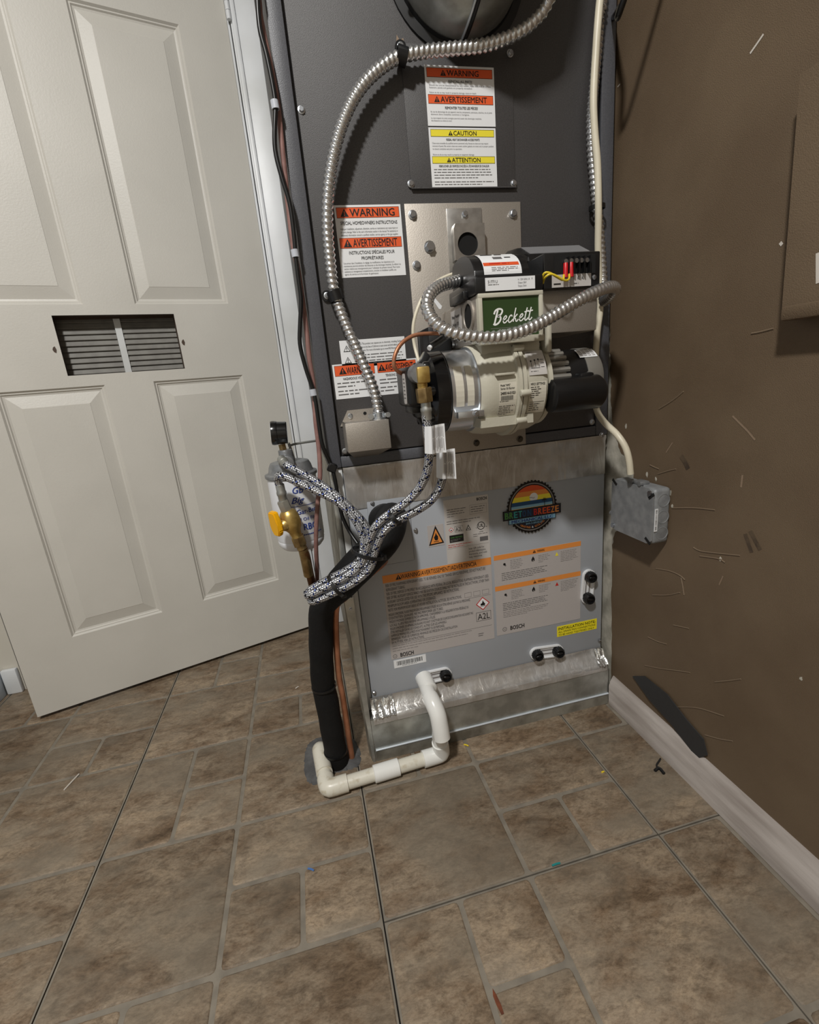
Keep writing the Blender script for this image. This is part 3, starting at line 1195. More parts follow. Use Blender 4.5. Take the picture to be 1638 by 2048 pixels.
# ---- furnace stickers
def notice(sh, y, h, word, m, tri=True, ts=0.62):
    """coloured band with a black outline, warning triangle and word"""
    w = sh.w
    sh.rect(0.003, y, w - 0.003, y + h, m)
    sh.frame(0.003, y, w - 0.003, y + h, 0.0005, 'ink_black')
    c = h * ts
    vs, fs = glyphs(word, 0.012)
    wd = (max(v[0] for v in vs) - min(v[0] for v in vs)) * c / 0.70
    wd = min(wd, w * 0.68)
    sh.text(word, w / 2 + c * 0.62, y + h / 2 + c / 2, c, width=wd, bold=0.012, align='c')
    sh.warn(w / 2 - wd / 2 - c * 0.15, y + h / 2, c * 1.05, inner=m)


s = corner_sheet('warning_label', furnace, (0.2691, 0.8676, 1.2559), (0.3864, 0.8676, 1.1743), 'label_white', label='upper warning sticker with two orange bands')
w, h = s.w, s.h
notice(s, h * 0.04, h * 0.155, 'WARNING', 'ink_orange')
s.text('REINSTALL ALL PARTS!', w / 2, h * 0.275, h * 0.042, width=w * 0.34, align='c', bold=0.01)
T = ['Should the unit be disassembled for any reason, make sure that all screws,',
     'fasteners, panels and gaskets are properly reinstalled.', '',
     'Failure to do so may result in property damage, injury or death.']
for i, t in enumerate(T):
    if t:
        s.text(t, w * 0.05, h * (0.335 + 0.04 * i), h * 0.026, 'ink_grey', width=w * (0.9 if i == 0 else 0.62 if i == 1 else 0.68))
notice(s, h * 0.475, h * 0.155, 'AVERTISSEMENT', 'ink_orange')
s.text('REMONTER TOUTES LES PI\u00c8CES!', w / 2, h * 0.715, h * 0.042, width=w * 0.48, align='c', bold=0.01)
T = ['En cas de d\u00e9montage de cet appareil, tout les composants, panneaux, attaches, vis et joints',
     'doivent \u00eatre install\u00e9s comme \u00e0 l\u2019origine.', 'Le non-respect de cette consigne pourrait causer des dommages mat\u00e9riels,', 'des blessures ou m\u00eame la mort.']
for i, t in enumerate(T):
    s.text(t, w * 0.05, h * (0.775 + 0.043 * i + (0.02 if i > 1 else 0)), h * 0.026, 'ink_grey', width=w * (0.9, 0.56, 0.74, 0.3)[i])
s.done()

s = corner_sheet('caution_label', furnace, (0.2693, 0.8676, 1.1721), (0.3858, 0.8676, 1.0865), 'label_white', label='sticker with two yellow bands reading caution and attention')
w, h = s.w, s.h
notice(s, h * 0.03, h * 0.12, 'CAUTION', 'ink_yellow')
s.text('RESEAL HEAT EXCHANGER ACCESS PORTS', w / 2, h * 0.215, h * 0.035, width=w * 0.5, align='c', bold=0.01)
T = ['Clean-outs accessible by qualified service personnel only. Access to clean-out may require',
     'removal of panel. Be certain clean-out covers and/or gaskets are intact and in proper position', 'to ensure complete seal prior to operation.', '',
     'Failure to do so may result in property or equipment damage.']
for i, t in enumerate(T):
    if t:
        s.text(t, w * 0.04, h * (0.27 + 0.047 * i), h * 0.027, 'ink_grey', width=w * (0.84, 0.92, 0.44, 0, 0.62)[i])
notice(s, h * 0.475, h * 0.12, 'ATTENTION', 'ink_yellow')
s.text('REBOUCHER LES ORIFICES D\u2019ACC\u00c8S \u00c0 L\u2019\u00c9CHANGEUR DE CHALEUR', w / 2, h * 0.655, h * 0.035, width=w * 0.76, align='c', bold=0.01)
s.lines(w * 0.04, w * 0.95, h * 0.69, 4, h * 0.047, h * 0.02, ragged=0.06)
s.lines(w * 0.04, w * 0.95, h * 0.90, 2, h * 0.045, h * 0.02, ragged=0.06)
s.done()

s = corner_sheet('warning_label', furnace, (0.1012, 0.8700, 1.0637), (0.2122, 0.8700, 0.9558), 'label_white', label='special homeowners instructions sticker beside the silver plate')
w, h = s.w, s.h
notice(s, h * 0.03, h * 0.145, 'WARNING', 'ink_orange', ts=0.72)
s.text('SPECIAL HOMEOWNERS INSTRUCTIONS', w / 2, h * 0.265, h * 0.046, width=w * 0.86, align='c', bold=0.008)
T = ['Improper installation, adjustment, alteration, service or maintenance can cause injury or', 'property damage. Refer to the user\u2019s information section in the manual. For assistance or',
     'additional information consult a qualified installer, service agency or the gas supplier.']
for i, t in enumerate(T):
    s.text(t, w * 0.06, h * (0.335 + 0.043 * i), h * 0.028, 'ink_grey', width=w * 0.87)
notice(s, h * 0.445, h * 0.145, 'AVERTISSEMENT', 'ink_orange', ts=0.74)
s.text('INSTRUCTIONS SP\u00c9CIALES POUR', w / 2, h * 0.675, h * 0.046, width=w * 0.70, align='c', bold=0.006)
s.text('PROPRI\u00c9TAIRES', w / 2, h * 0.755, h * 0.046, width=w * 0.34, align='c', bold=0.006)
T = ['Une erreur dans l\u2019installation, le r\u00e9glage, les modifications, les r\u00e9parations ou la', 'maintenance pourrait entra\u00eener des blessures ou des dommages mat\u00e9riels. Se r\u00e9f\u00e9rer \u00e0 la',
     'section relative aux renseignements pour l\u2019utilisateur du pr\u00e9sent manuel. Pour toute', 'assistance ou renseignement compl\u00e9mentaire, consulter un installateur qualifi\u00e9, une', 'agence de service ou le fournisseur de gaz/mazout.']
for i, t in enumerate(T):
    s.text(t, w * 0.05, h * (0.81 + 0.039 * i), h * 0.026, 'ink_grey', width=w * (0.78, 0.88, 0.86, 0.8, 0.52)[i])
s.done()

s = corner_sheet('notice_label', furnace, (0.0834, 0.8700, 0.8567), (0.1995, 0.8700, 0.8110), 'label_white', label='white chemical exposure notice with two outlined triangles')
w, h = s.w, s.h
for yy in (0.3, 0.72):
    for sc_, mm in ((1.0, 'ink_black'), (0.72, 'label_white')):
        s.shape([(w * 0.1 - 0.0062 * sc_, h * yy + 0.0052 * sc_ + (0.0004 if sc_ < 1 else 0)), (w * 0.1 + 0.0062 * sc_, h * yy + 0.0052 * sc_ + (0.0004 if sc_ < 1 else 0)), (w * 0.1, h * yy - 0.0056 * sc_ + (0.0004 if sc_ < 1 else 0))], mm, 0.0003 if sc_ == 1 else 0.0004)
    s.text('!', w * 0.1, h * yy + 0.004, 0.006, align='c', bold=0.02, lift=0.0005)
s.text('WARNING: This product can expose you to chemicals, including Carbon', w * 0.2, h * 0.19, h * 0.07, width=w * 0.76)
s.text('Monoxide, known to the State of California to cause cancer and birth defects or other', w * 0.2, h * 0.31, h * 0.07, width=w * 0.76)
s.text('reproductive harm. For more information go to www.P65Warnings.ca.gov.', w * 0.2, h * 0.43, h * 0.07, width=w * 0.74)
s.lines(w * 0.2, w * 0.96, h * 0.55, 4, h * 0.11, h * 0.05, ragged=0.08)
s.done()

s = corner_sheet('voltage_label', furnace, (0.0661, 0.8700, 0.8182), (0.2184, 0.8700, 0.7591), 'label_white', label='hazardous voltage sticker with orange band half behind the burner pump')
w, h = s.w, s.h
for k, (word, sub) in enumerate((('WARNING', 'HAZARDOUS VOLTAGE'), ('AVERTISSEMENT', 'TENSIONS DANGEREUSES'))):
    x0 = 0.003 + k * w * 0.5
    x1 = x0 + w * 0.5 - 0.005
    s.rect(x0, h * 0.04, x1, h * 0.34, 'ink_orange')
    s.frame(x0, h * 0.04, x1, h * 0.34, 0.0005, 'ink_black')
    s.text(word, x0 + (x1 - x0) * 0.56, h * 0.29, h * 0.19, width=(x1 - x0) * (0.54 if k == 0 else 0.72), align='c', bold=0.02)
    s.warn(x0 + (x1 - x0) * (0.2 if k == 0 else 0.11), h * 0.19, h * 0.2)
    s.text(sub, (x0 + x1) / 2, h * 0.46, h * 0.07, width=(x1 - x0) * 0.62, align='c', bold=0.012)
    s.lines(x0 + 0.002, x1, h * 0.53, 2, h * 0.1, h * 0.05, ragged=0.06)
    s.lines(x0 + 0.002, x1, h * 0.76, 2, h * 0.1, h * 0.05, ragged=0.06)
s.done()

# ---- flue pipe leaving the furnace front
fc = Vector((0.3307, 0.8680, 1.3820))
flue = thing('flue_pipe', 'round galvanized flue pipe with lengthwise seam leaving the furnace top', 'pipe', (fc.x, YC, fc.z))
arc = [(YC - 0.0005 - 0.13 * math.sin(math.pi / 2 * k / 6), fc.z + 0.13 * (1 - math.cos(math.pi / 2 * k / 6))) for k in range(7)]
mb = MB()
mb.tube([(fc.x, y, z) for y, z in arc] + [(fc.x, YC - 0.1305, fc.z + 0.25), (fc.x, YC - 0.1305, fc.z + 0.55)], 0.098, 44, 0.012)
mb.build('elbow', 'galvanized', flue)
mb = MB()
mb.lathe((fc.x, YC - 0.0002, fc.z), (fc.x, 0, fc.z), [(0, 0.112), (0.004, 0.112), (0.006, 0.1), (0.012, 0.0985)], 48, cap=False)
mb.build('collar', 'black_matte', flue)
# folded lock seam along the outside of the bend
for dx, m_s, rr_ in ((0.0, 'black_matte', 0.0032), (-0.0048, 'lip_steel', 0.0018)):
    mb = MB()
    sp_ = [(YC - 0.004 - (0.13 + 0.0978) * math.sin(math.pi / 2 * k / 10), fc.z + 0.13 - (0.13 + 0.0978) * math.cos(math.pi / 2 * k / 10)) for k in (0.3, 1, 2, 3, 4, 5, 6, 7, 8, 9, 10)]
    mb.tube([(fc.x + 0.004 + dx, y, z) for y, z in sp_], rr_, 8, 0.012)
    mb.build('seam', m_s, flue)
screw((fc.x - 0.09, YC - 0.03, fc.z - 0.044), flue, 1.0)

# ================================================================== COIL CABINET
coil = thing('coil_cabinet', 'light grey evaporator coil cabinet under the dark furnace', 'cabinet', (0.33, 1.15, 0.11))
mb = MB()
mb.box((FL, YC + 0.008, 0.106), (FR, 1.44, ZM - 0.0008), 0.002)
mb.build('cabinet', 'galvanized_dull', coil)
mb = MB()
mb.box((0.0612, YC, 0.128), (0.608, YC + 0.0078, ZM - 0.012), 0.0012)
mb.build('front_panel', 'coil_grey', coil)
mb = MB()
mb.box((FL, YC + 0.001, 0.106), (0.0455, YC + 0.0078, ZM - 0.002), 0.001)
mb.build('corner_strip', 'galvanized', coil)
mb = MB()
mb.box((0.0475, YC + 0.003, 0.106), (0.0600, YC + 0.0078, ZM - 0.002), 0.001)
mb.build('corner_strip', 'trim_white', coil)


# foil tape across the joint and along the foot: finely wrinkled sheets
def foil_sheet(name, rows, x0, x1, amp, parent, m='foil', seed=1, nx=70):
    rnd = random.Random(seed)
    mb = MB()
    vs = []
    ny = len(rows)
    for y, z in rows:
        for i in range(nx + 1):
            x = x0 + (x1 - x0) * i / nx
            k = amp * (rnd.random() - 0.2)
            vs.append((x, y - k, z + amp * 0.6 * (rnd.random() - 0.5)))
    fs = [(j * (nx + 1) + i, j * (nx + 1) + i + 1, (j + 1) * (nx + 1) + i + 1, (j + 1) * (nx + 1) + i) for j in range(ny - 1) for i in range(nx)]
    mb.mesh(vs, fs)
    o = mb.build(name, m, parent, 60)
    return o


foil_sheet('foil_tape', [(YC - 0.0036, ZM - 0.0008), (YC - 0.0040, ZM - 0.006), (YC - 0.0015, ZM - 0.012), (YC - 0.0015, ZM - 0.035), (YC - 0.0015, ZM - 0.06), (YC - 0.0013, ZM - 0.083)], 0.0615, 0.6075, 0.0006, coil)
foil_sheet('foil_tape', [(YC - 0.0012, 0.139), (YC - 0.0012, 0.131), (0.8645, 0.1245), (0.8570, 0.1160), (0.8490, 0.1085), (0.8432, 0.1060), (0.8425, 0.098), (0.8425, 0.092)], 0.0560, 0.6070, 0.0007, coil, seed=3)
for nm, x0, x1, sd in (('foil_crumple', 0.058, 0.105, 5), ('foil_crumple', 0.585, 0.608, 6)):
    foil_sheet(nm, [(0.8660, 0.137), (0.862, 0.130), (0.857, 0.122), (0.850, 0.114), (0.8405, 0.108)], x0, x1, 0.006, coil, 'foil_crumpled', sd, 16 if x0 < 0.3 else 9)
for p in [(0.1089, 0.8680, 0.5614), (0.1878, 0.8680, 0.4954), (0.6030, 0.8680, 0.1563), (0.0662, 0.8680, 0.1515), (0.0917, 0.8680, 0.4169)]:
    screw(p, coil, 0.75)

# embossed plate around the refrigerant lines
e0 = Vector((0.0979, 0.8685, 0.5658))
e1 = Vector((0.1803, 0.8685, 0.4329))
mb = MB()
mb.box((e0.x, YC - 0.0022, e1.z), (e1.x, YC - 0.0001, e0.z), 0.0018, 2)
mb.build('line_plate', 'coil_grey', coil)

# ---- rating label
s = corner_sheet('rating_label', coil, (0.2491, 0.8700, 0.5465), (0.3431, 0.8700, 0.4104), 'label_pale', label='pale rating label with symbols')
w, h = s.w, s.h
s.text('BOSCH', w * 0.97, h * 0.075, h * 0.045, width=w * 0.23, bold=0.02, align='r')
s.lines(w * 0.06, w * 0.5, h * 0.15, 4, h * 0.035, h * 0.014)
s.frame(w * 0.57, h * 0.13, w * 0.96, h * 0.27, 0.0004, 'ink_lightgrey')
s.lines(w * 0.6, w * 0.94, h * 0.16, 3, h * 0.035, h * 0.014)
s.lines(w * 0.04, w * 0.8, h * 0.33, 2, h * 0.035, h * 0.014)
cx, cy, q = w * 0.13, h * 0.465, w * 0.055
s.shape([(cx - q, cy), (cx, cy - q), (cx + q, cy), (cx, cy + q)], 'ink_red')
s.shape([(cx - q * .75, cy), (cx, cy - q * .75), (cx + q * .75, cy), (cx, cy + q * .75)], 'label_white', 0.0004)
s.disc(cx, cy + q * 0.12, q * 0.3, 'ink_black', 0.0005, 8)
s.frame(w * 0.21, h * 0.42, w * 0.40, h * 0.51, 0.0005, 'ink_grey')
s.text('A2L', w * 0.305, h * 0.497, h * 0.062, width=w * 0.15, align='c')
s.shape([(w * 0.46, h * 0.51), (w * 0.58, h * 0.51), (w * 0.52, h * 0.42)], 'ink_black')
s.shape([(w * 0.482, h * 0.502), (w * 0.558, h * 0.502), (w * 0.52, h * 0.443)], 'label_pale', 0.0004)
s.disc(w * 0.52, h * 0.485, w * 0.013, 'ink_black', 0.0005, 8)
s.disc(w * 0.81, h * 0.47, w * 0.09, 'ink_black')
s.disc(w * 0.81, h * 0.47, w * 0.075, 'label_pale', 0.0004)
s.text('UL', w * 0.81, h * 0.49, h * 0.05, align='c', bold=0.02, lift=0.0005)
s.text('c', w * 0.70, h * 0.50, h * 0.025, align='c')
s.text('us', w * 0.93, h * 0.50, h * 0.02, align='c')
s.text('LISTED', w * 0.81, h * 0.57, h * 0.016, align='c')
s.rect(w * 0.08, h * 0.55, w * 0.40, h * 0.665, 'ink_black')
s.text('AHRI CERTIFIED', w * 0.24, h * 0.60, h * 0.022, 'ink_green', width=w * 0.27, align='c')
s.lines(w * 0.1, w * 0.38, h * 0.62, 2, h * 0.02, h * 0.01, 'ink_lightgrey')
s.lines(w * 0.62, w * 0.95, h * 0.59, 2, h * 0.03, h * 0.012)
s.rect(w * 0.77, h * 0.645, w * 0.96, h * 0.715, 'ink_grey')
s.lines(w * 0.04, w * 0.6, h * 0.70, 2, h * 0.03, h * 0.012, 'ink_red')
s.rect(w * 0.02, h * 0.755, w * 0.97, h * 0.758, 'ink_lightgrey')
for i, t in enumerate(('Scan QR code for', 'product information,', 'literature, and web', 'help resources')):
    s.text(t, w * 0.50, h * (0.82 + 0.045 * i), h * 0.03, 'ink_grey', width=w * (0.36, 0.4, 0.42, 0.3)[i])
s.done()

# flammable triangle sticker
s = corner_sheet('hazard_label', coil, (0.2123, 0.8700, 0.4993), (0.2455, 0.8700, 0.4546), 'label_silver', label='orange flammable warning triangle sticker')
w, h = s.w, s.h
s.shape([(w * 0.02, h * 0.94), (w * 0.98, h * 0.90), (w * 0.5, h * 0.03)], 'ink_black')
s.shape([(w * 0.13, h * 0.875), (w * 0.87, h * 0.845), (w * 0.5, h * 0.19)], 'ink_amber', 0.0004)
s.shape([(w * 0.42, h * 0.72), (w * 0.36, h * 0.58), (w * 0.44, h * 0.5), (w * 0.50, h * 0.36), (w * 0.55, h * 0.48), (w * 0.62, h * 0.54), (w * 0.62, h * 0.68), (w * 0.55, h * 0.74)], 'ink_black', 0.0005)
s.rect(w * 0.34, h * 0.77, w * 0.66, h * 0.80, 'ink_black', 0.0005)
s.done()

# ---- big refrigerant warning label
s = corner_sheet('refrigerant_label', coil, (0.1116, 0.8700, 0.4102), (0.3436, 0.8700, 0.2192), 'label_silver', label='large silver refrigerant warning label with amber heading')
w, h = s.w, s.h
s.rect(0, 0, w, h * 0.085, 'ink_amber')
s.text('WARNING/AVERTISSEMENT/ADVERTENCIA', w * 0.51, h * 0.067, h * 0.05, width=w * 0.70, bold=0.006, align='c')
s.warn(w * 0.14, h * 0.042, h * 0.055, inner='ink_amber')
T = ['RISK OF FIRE. FLAMMABLE REFRIGERANT USED. TO BE REPAIRED ONLY BY TRAINED SERVICE PERSONNEL. DO NOT PUNCTURE',
     'REFRIGERANT TUBING.',
     'RISK OF FIRE. DISPOSE OF PROPERLY IN ACCORDANCE WITH FEDERAL OR LOCAL REGULATIONS. FLAMMABLE REFRIGERANT USED.',
     'RISK OF FIRE. AUXILIARY DEVICES WHICH MAY BE IGNITION SOURCES SHALL NOT BE INSTALLED IN THE DUCTWORK, OTHER THAN',
     'AUXILIARY DEVICES LISTED FOR USE WITH THE SPECIFIC APPLIANCE. SEE INSTRUCTIONS.',
     'MINIMUM ROOM AREA (OPERATING OR STORAGE).',
     'NOTE: FOR MINIMUM ROOM AREAS AT HIGHER INSTALLATION, ALTITUDE, SEE INSTRUCTIONS.']
for i, t in enumerate(T):
    s.text(t, w * 0.02, h * (0.133 + 0.0475 * i), h * 0.033, 'ink_grey', width=w * (0.92, 0.17, 0.95, 0.95, 0.66, 0.44, 0.68)[i], bold=0.004)
T = ['RISQUE D\u2019INCENDIE. FLUIDE FRIGORIG\u00c8NE INFLAMMABLE UTILIS\u00c9. NE DOIT \u00caTRE R\u00c9PAR\u00c9 QUE PAR DU PERSONNEL', 'D\u2019ENTRETIEN QUALIFI\u00c9. NE PAS PERFORER LES TUBES.', 'RISQUE D\u2019INCENDIE. \u00c9LIMINER DE FA\u00c7ON APPROPRI\u00c9E, CONFORM\u00c9MENT \u00c0 LA R\u00c9GLEMENTATION F\u00c9D\u00c9RALE OU',
     'LOCALE. FLUIDE FRIGORIG\u00c8NE INFLAMMABLE UTILIS\u00c9.', 'RISQUE D\u2019INCENDIE. LES APPAREILS AUXILIAIRES POUVANT CONSTITUER DES SOURCES D\u2019INFLAMMATION NE DOIVENT PAS',
     '\u00caTRE INSTALL\u00c9S DANS LES CONDUITS, AUTRES QUE LES APPAREILS', 'SUPERFICIE MINIMALE DE LA PI\u00c8CE (FONCTIONNEMENT OU ENTREPOSAGE).', 'REMARQUE : POUR LES SUPERFICIES MINIMALES DES PI\u00c8CES EN CAS D\u2019INSTALLATION', 'EN ALTITUDE, VOIR LES INSTRUCTIONS.']
for i, t in enumerate(T):
    s.text(t, w * 0.02, h * (0.472 + 0.042 * i), h * 0.029, 'ink_grey', width=w * (0.76, 0.5, 0.74, 0.42, 0.78, 0.52, 0.5, 0.62, 0.3)[i], bold=0.004)
s.lines(w * 0.02, w * 0.80, h * 0.838, 3, h * 0.030, h * 0.010, 'ink_lightgrey', 0.1)
for k in range(3):
    s.frame(w * (0.73 + 0.085 * k), h * 0.37, w * (0.795 + 0.085 * k), h * 0.425, 0.0004, 'ink_grey')
s.rect(w * 0.77, h * 0.44, w * 0.98, h * 0.443, 'ink_grey')
cx, cy, q = w * 0.90, h * 0.535, h * 0.082
s.shape([(cx - q, cy), (cx, cy - q), (cx + q, cy), (cx, cy + q)], 'ink_red')
s.shape([(cx - q * .84, cy), (cx, cy - q * .84), (cx + q * .84, cy), (cx, cy + q * .84)], 'label_white', 0.0004)
s.shape([(cx - q * .3, cy + q * .28), (cx - q * .34, cy), (cx - q * .1, cy - q * .1), (cx, cy - q * .5), (cx + q * .2, cy - q * .1), (cx + q * .34, cy + q * .05), (cx + q * .28, cy + q * .3)], 'ink_black', 0.0005)
s.rect(cx - q * .4, cy + q * .36, cx + q * .4, cy + q * .42, 'ink_black', 0.0005)
s.frame(w * 0.83, h * 0.635, w * 0.975, h * 0.745, 0.0006, 'ink_black')
s.text('A2L', w * 0.9025, h * 0.728, h * 0.075, width=w * 0.12, align='c')
s.rect(w * 0.02, h * 0.82, w * 0.98, h * 0.823, 'ink_grey')
s.lines(w * 0.84, w * 0.9, h * 0.90, 2, h * 0.025, h * 0.012, 'ink_grey')
s.text('BOSCH', w * 0.085, h * 0.985, h * 0.048, width=w * 0.125, bold=0.022)
s.disc(w * 0.035, h * 0.965, h * 0.024, 'ink_grey', n=20)
s.disc(w * 0.035, h * 0.965, h * 0.019, 'label_silver', 0.0004, n=20)
s.text('H', w * 0.035, h * 0.975, h * 0.02, 'ink_grey', align='c', lift=0.0005)
s.done()

s = corner_sheet('instruction_label', coil, (0.3498, 0.8700, 0.4115), (0.5530, 0.8700, 0.2231), 'label_silver', label='silver instruction label with two amber bands beside the plugs')
w, h = s.w, s.h
for y0 in (0.0, 0.375):
    s.rect(0, h * y0, w, h * (y0 + 0.058), 'ink_amber')
    s.text('WARNING', w * 0.53, h * (y0 + 0.042), h * 0.026, width=w * 0.085, bold=0.015, align='c')
    s.warn(w * 0.455, h * (y0 + 0.028), h * 0.035, inner='ink_amber')
    s.disc(w * 0.115, h * (y0 + 0.12), h * 0.015, 'ink_black', n=12)
    s.disc(w * 0.125, h * (y0 + 0.135), h * 0.010, 'ink_grey', n=12)
    fx, fy, q = w * 0.44, h * (y0 + 0.12), h * 0.035
    s.shape([(fx - q * .5, fy + q * .7), (fx - q * .6, fy), (fx, fy - q), (fx + q * .5, fy - q * .1), (fx + q * .5, fy + q * .6), (fx + q * .1, fy + q * .8)], 'ink_black')
    s.shape([(fx - q * .15, fy + q * .7), (fx, fy + q * .1), (fx + q * .2, fy + q * .7)], 'label_silver', 0.0004)
    s.shape([(w * 0.695, h * (y0 + 0.13)), (w * 0.735, h * (y0 + 0.13)), (w * 0.715, h * (y0 + 0.085))], 'ink_yellow' if y0 == 0 else 'ink_red')
    for xa_, xb_, rows in ((0.18, 0.34, 6), (0.5, 0.64, 5), (0.76, 0.97, 7)):
        s.lines(w * xa_, w * xb_, h * (y0 + 0.085), rows, h * 0.02, h * 0.009, 'ink_lightgrey')
    s.lines(w * 0.08, w * 0.62, h * (y0 + 0.225), 5, h * 0.021, h * 0.010, 'ink_grey', 0.15)
    if y0 > 0:
        s.lines(w * 0.08, w * 0.62, h * (y0 + 0.335), 4, h * 0.021, h * 0.010, 'ink_lightgrey', 0.15)
s.text('BOSCH', w * 0.155, h * 0.955, h * 0.05, width=w * 0.165, bold=0.022)
s.disc(w * 0.09, h * 0.932, h * 0.027, 'ink_grey', n=20)
s.disc(w * 0.09, h * 0.932, h * 0.021, 'label_silver', 0.0004, n=20)
s.text('H', w * 0.09, h * 0.943, h * 0.022, 'ink_grey', align='c', lift=0.0005)
s.done()

s = corner_sheet('barcode_label', coil, (0.1155, 0.8700, 0.2157), (0.1857, 0.8700, 0.1973), 'label_white', label='white barcode sticker at the lower left')
w, h = s.w, s.h
rb = random.Random(4)
x = w * 0.09
while x < w * 0.9:
    bw = rb.choice((0.0005, 0.0005, 0.0009, 0.0014))
    s.rect(x, h * 0.18, x + bw, h * 0.72, 'ink_black')
    x += bw + rb.choice((0.0005, 0.0008, 0.0012))
s.lines(w * 0.25, w * 0.85, h * 0.80, 1, 0.002, h * 0.08, 'ink_grey', 0)
s.done()

s = corner_sheet('note_label', coil, (0.4950, 0.8700, 0.2144), (0.5959, 0.8700, 0.1882), 'label_yellow', label='yellow installation note sticker')
w, h = s.w, s.h
s.text('INSTALLATION NOTE:', w * 0.03, h * 0.36, h * 0.25, width=w * 0.93, bold=0.008)
s.text('ALL DRAIN PAN CONNECTIONS', w * 0.03, h * 0.64, h * 0.17, width=w * 0.93)
s.text('TO BE HAND TIGHTENED ONLY', w * 0.03, h * 0.92, h * 0.17, width=w * 0.90)
s.done()

# ---- round company sticker
cc = Vector((0.4381, 0.8700, 0.5062))
R0 = 0.0565
tl = (cc.x - R0, YC, cc.z + R0)
s = Sheet('company_sticker', coil, (cc.x - 0.03, YC, cc.z + 0.03), (cc.x + 0.03, YC, cc.z + 0.03), (cc.x - 0.03, YC, cc.z - 0.03), 'ink_navy', label='round company sticker with sunset, gear rim and banner')
o_ = Vector((cc.x, YC, cc.z))


def LP(x, y, lift=0.0002):
    return Vector((cc.x + x, YC - 0.0030 - lift, cc.z - y))


s.P = LP
# gear rim
pts = []
nt_ = 44
for k in range(nt_ * 4):
    a = 2 * math.pi * k / (nt_ * 4)
    rr = R0 if (k % 4) in (0, 1) else R0 * 0.955
    pts.append((rr * math.cos(a), rr * math.sin(a)))
s.shape(pts, 'black_gloss', 0.0001)
s.disc(0, 0, R0 * 0.90, 'ink_lightgrey', 0.0002, 48)
s.disc(0, 0, R0 * 0.86, 'ink_black', 0.0003, 48)


def chord(r, y0, y1, m, lift, n=12):
    """band of a disc between heights y0 < y1 (downwards)"""
    A, B = [], []
    for k in range(n + 1):
        y = y0 + (y1 - y0) * k / n
        xx = math.sqrt(max(0.0, r * r - y * y))
        A.append((xx, y))
        B.append((-xx, y))
    s.shape(A + B[::-1], m, lift)


r = R0 * 0.82
chord(r, -r * 0.999, -r * 0.62, 'ink_deeporange', 0.0004)
chord(r, -r * 0.74, -r * 0.52, 'ink_amber', 0.00045)
chord(r, -r * 0.52, -r * 0.30, 'ink_yellow', 0.0004)
chord(r, -r * 0.30, -r * 0.12, 'ink_sea', 0.0004)
chord(r, -r * 0.12, 0.02 * r, 'ink_skyblue', 0.0004)
chord(r, 0.0, r * 0.25, 'ink_sand', 0.00045)
chord(r, r * 0.15, r * 0.995, 'ink_navy', 0.0004)
s.disc(0.004, -r * 0.44, r * 0.2, 'label_white', 0.0005, 24)
chord(r * 0.999, -r * 0.30, -r * 0.16, 'ink_sea', 0.0006)
for xx in (-0.5, -0.35, 0.45, 0.6, 0.72):
    for k in range(5):
        a = -0.3 - k * 0.62
        s.stroke([(xx * r, r * 0.16), (xx * r + 0.006 * math.cos(a), r * 0.16 + 0.006 * math.sin(a))], 0.0016, 'ink_black', 0.0007)
s.stroke([(0.62 * r, r * 0.2), (0.6 * r, -0.25 * r)], 0.0012, 'ink_black', 0.0007)
for k in range(6):
    a = -k * 0.62
    s.stroke([(0.6 * r, -0.25 * r), (0.6 * r + 0.006 * math.cos(a), -0.25 * r + 0.006 * math.sin(a) + 0.0015)], 0.0014, 'ink_black', 0.0007)
for bx, by in ((-0.003, -0.02), (0.003, -0.0185)):
    s.stroke([(bx - 0.003, by - 0.0012), (bx, by), (bx + 0.003, by - 0.0012)], 0.0007, 'ink_black', 0.0007)
# banner
bw, bt, bb = 0.0655, 0.001, 0.0215
s.shape([(-bw, bt), (bw, bt - 0.0), (bw, bb), (bw * 0.82, bb), (bw * 0.82, bb + 0.010), (-bw * 0.82, bb + 0.010), (-bw * 0.82, bb), (-bw, bb)], 'black_gloss', 0.0008)
s.shape([(-bw + 0.0025, bt + 0.002), (bw - 0.0025, bt + 0.002), (bw - 0.0025, bb - 0.002), (-bw + 0.0025, bb - 0.002)], 'ink_navy', 0.0009)
s.shape([(-bw * 0.80, bb + 0.0002), (bw * 0.80, bb + 0.0002), (bw * 0.80, bb + 0.009), (-bw * 0.80, bb + 0.009)], 'ink_skyblue', 0.0009)
for ch, xx, mm in zip('BRETON', (-0.0615, -0.0515, -0.0415, -0.0315, -0.0225, -0.0110), ('ink_green', 'ink_green', 'ink_teal', 'ink_teal', 'ink_sea', 'ink_sea')):
    s.text(ch, xx, bb - 0.0035, 0.0135, mm, width=0.0085, bold=0.03, lift=0.0011)
for ch, xx, mm in zip('BREEZE', (0.0030, 0.0130, 0.0230, 0.0325, 0.0420, 0.0520), ('ink_red', 'ink_deeporange', 'ink_deeporange', 'ink_deeporange', 'ink_amber', 'ink_amber')):
    s.text(ch, xx, bb - 0.0035, 0.0135, mm, width=0.0085, bold=0.03, lift=0.0011)
s.text('MECHANICAL\u00b7LLC', 0, bb + 0.0077, 0.0062, 'ink_blue', width=0.094, bold=0.025, align='c', lift=0.0011)
s.text('844-3-BREEZE', 0.004, bb + 0.0150, 0.0042, 'ink_skyblue', width=0.038, bold=0.02, align='c', lift=0.0011)
tx = 'HEATING & COOLING'
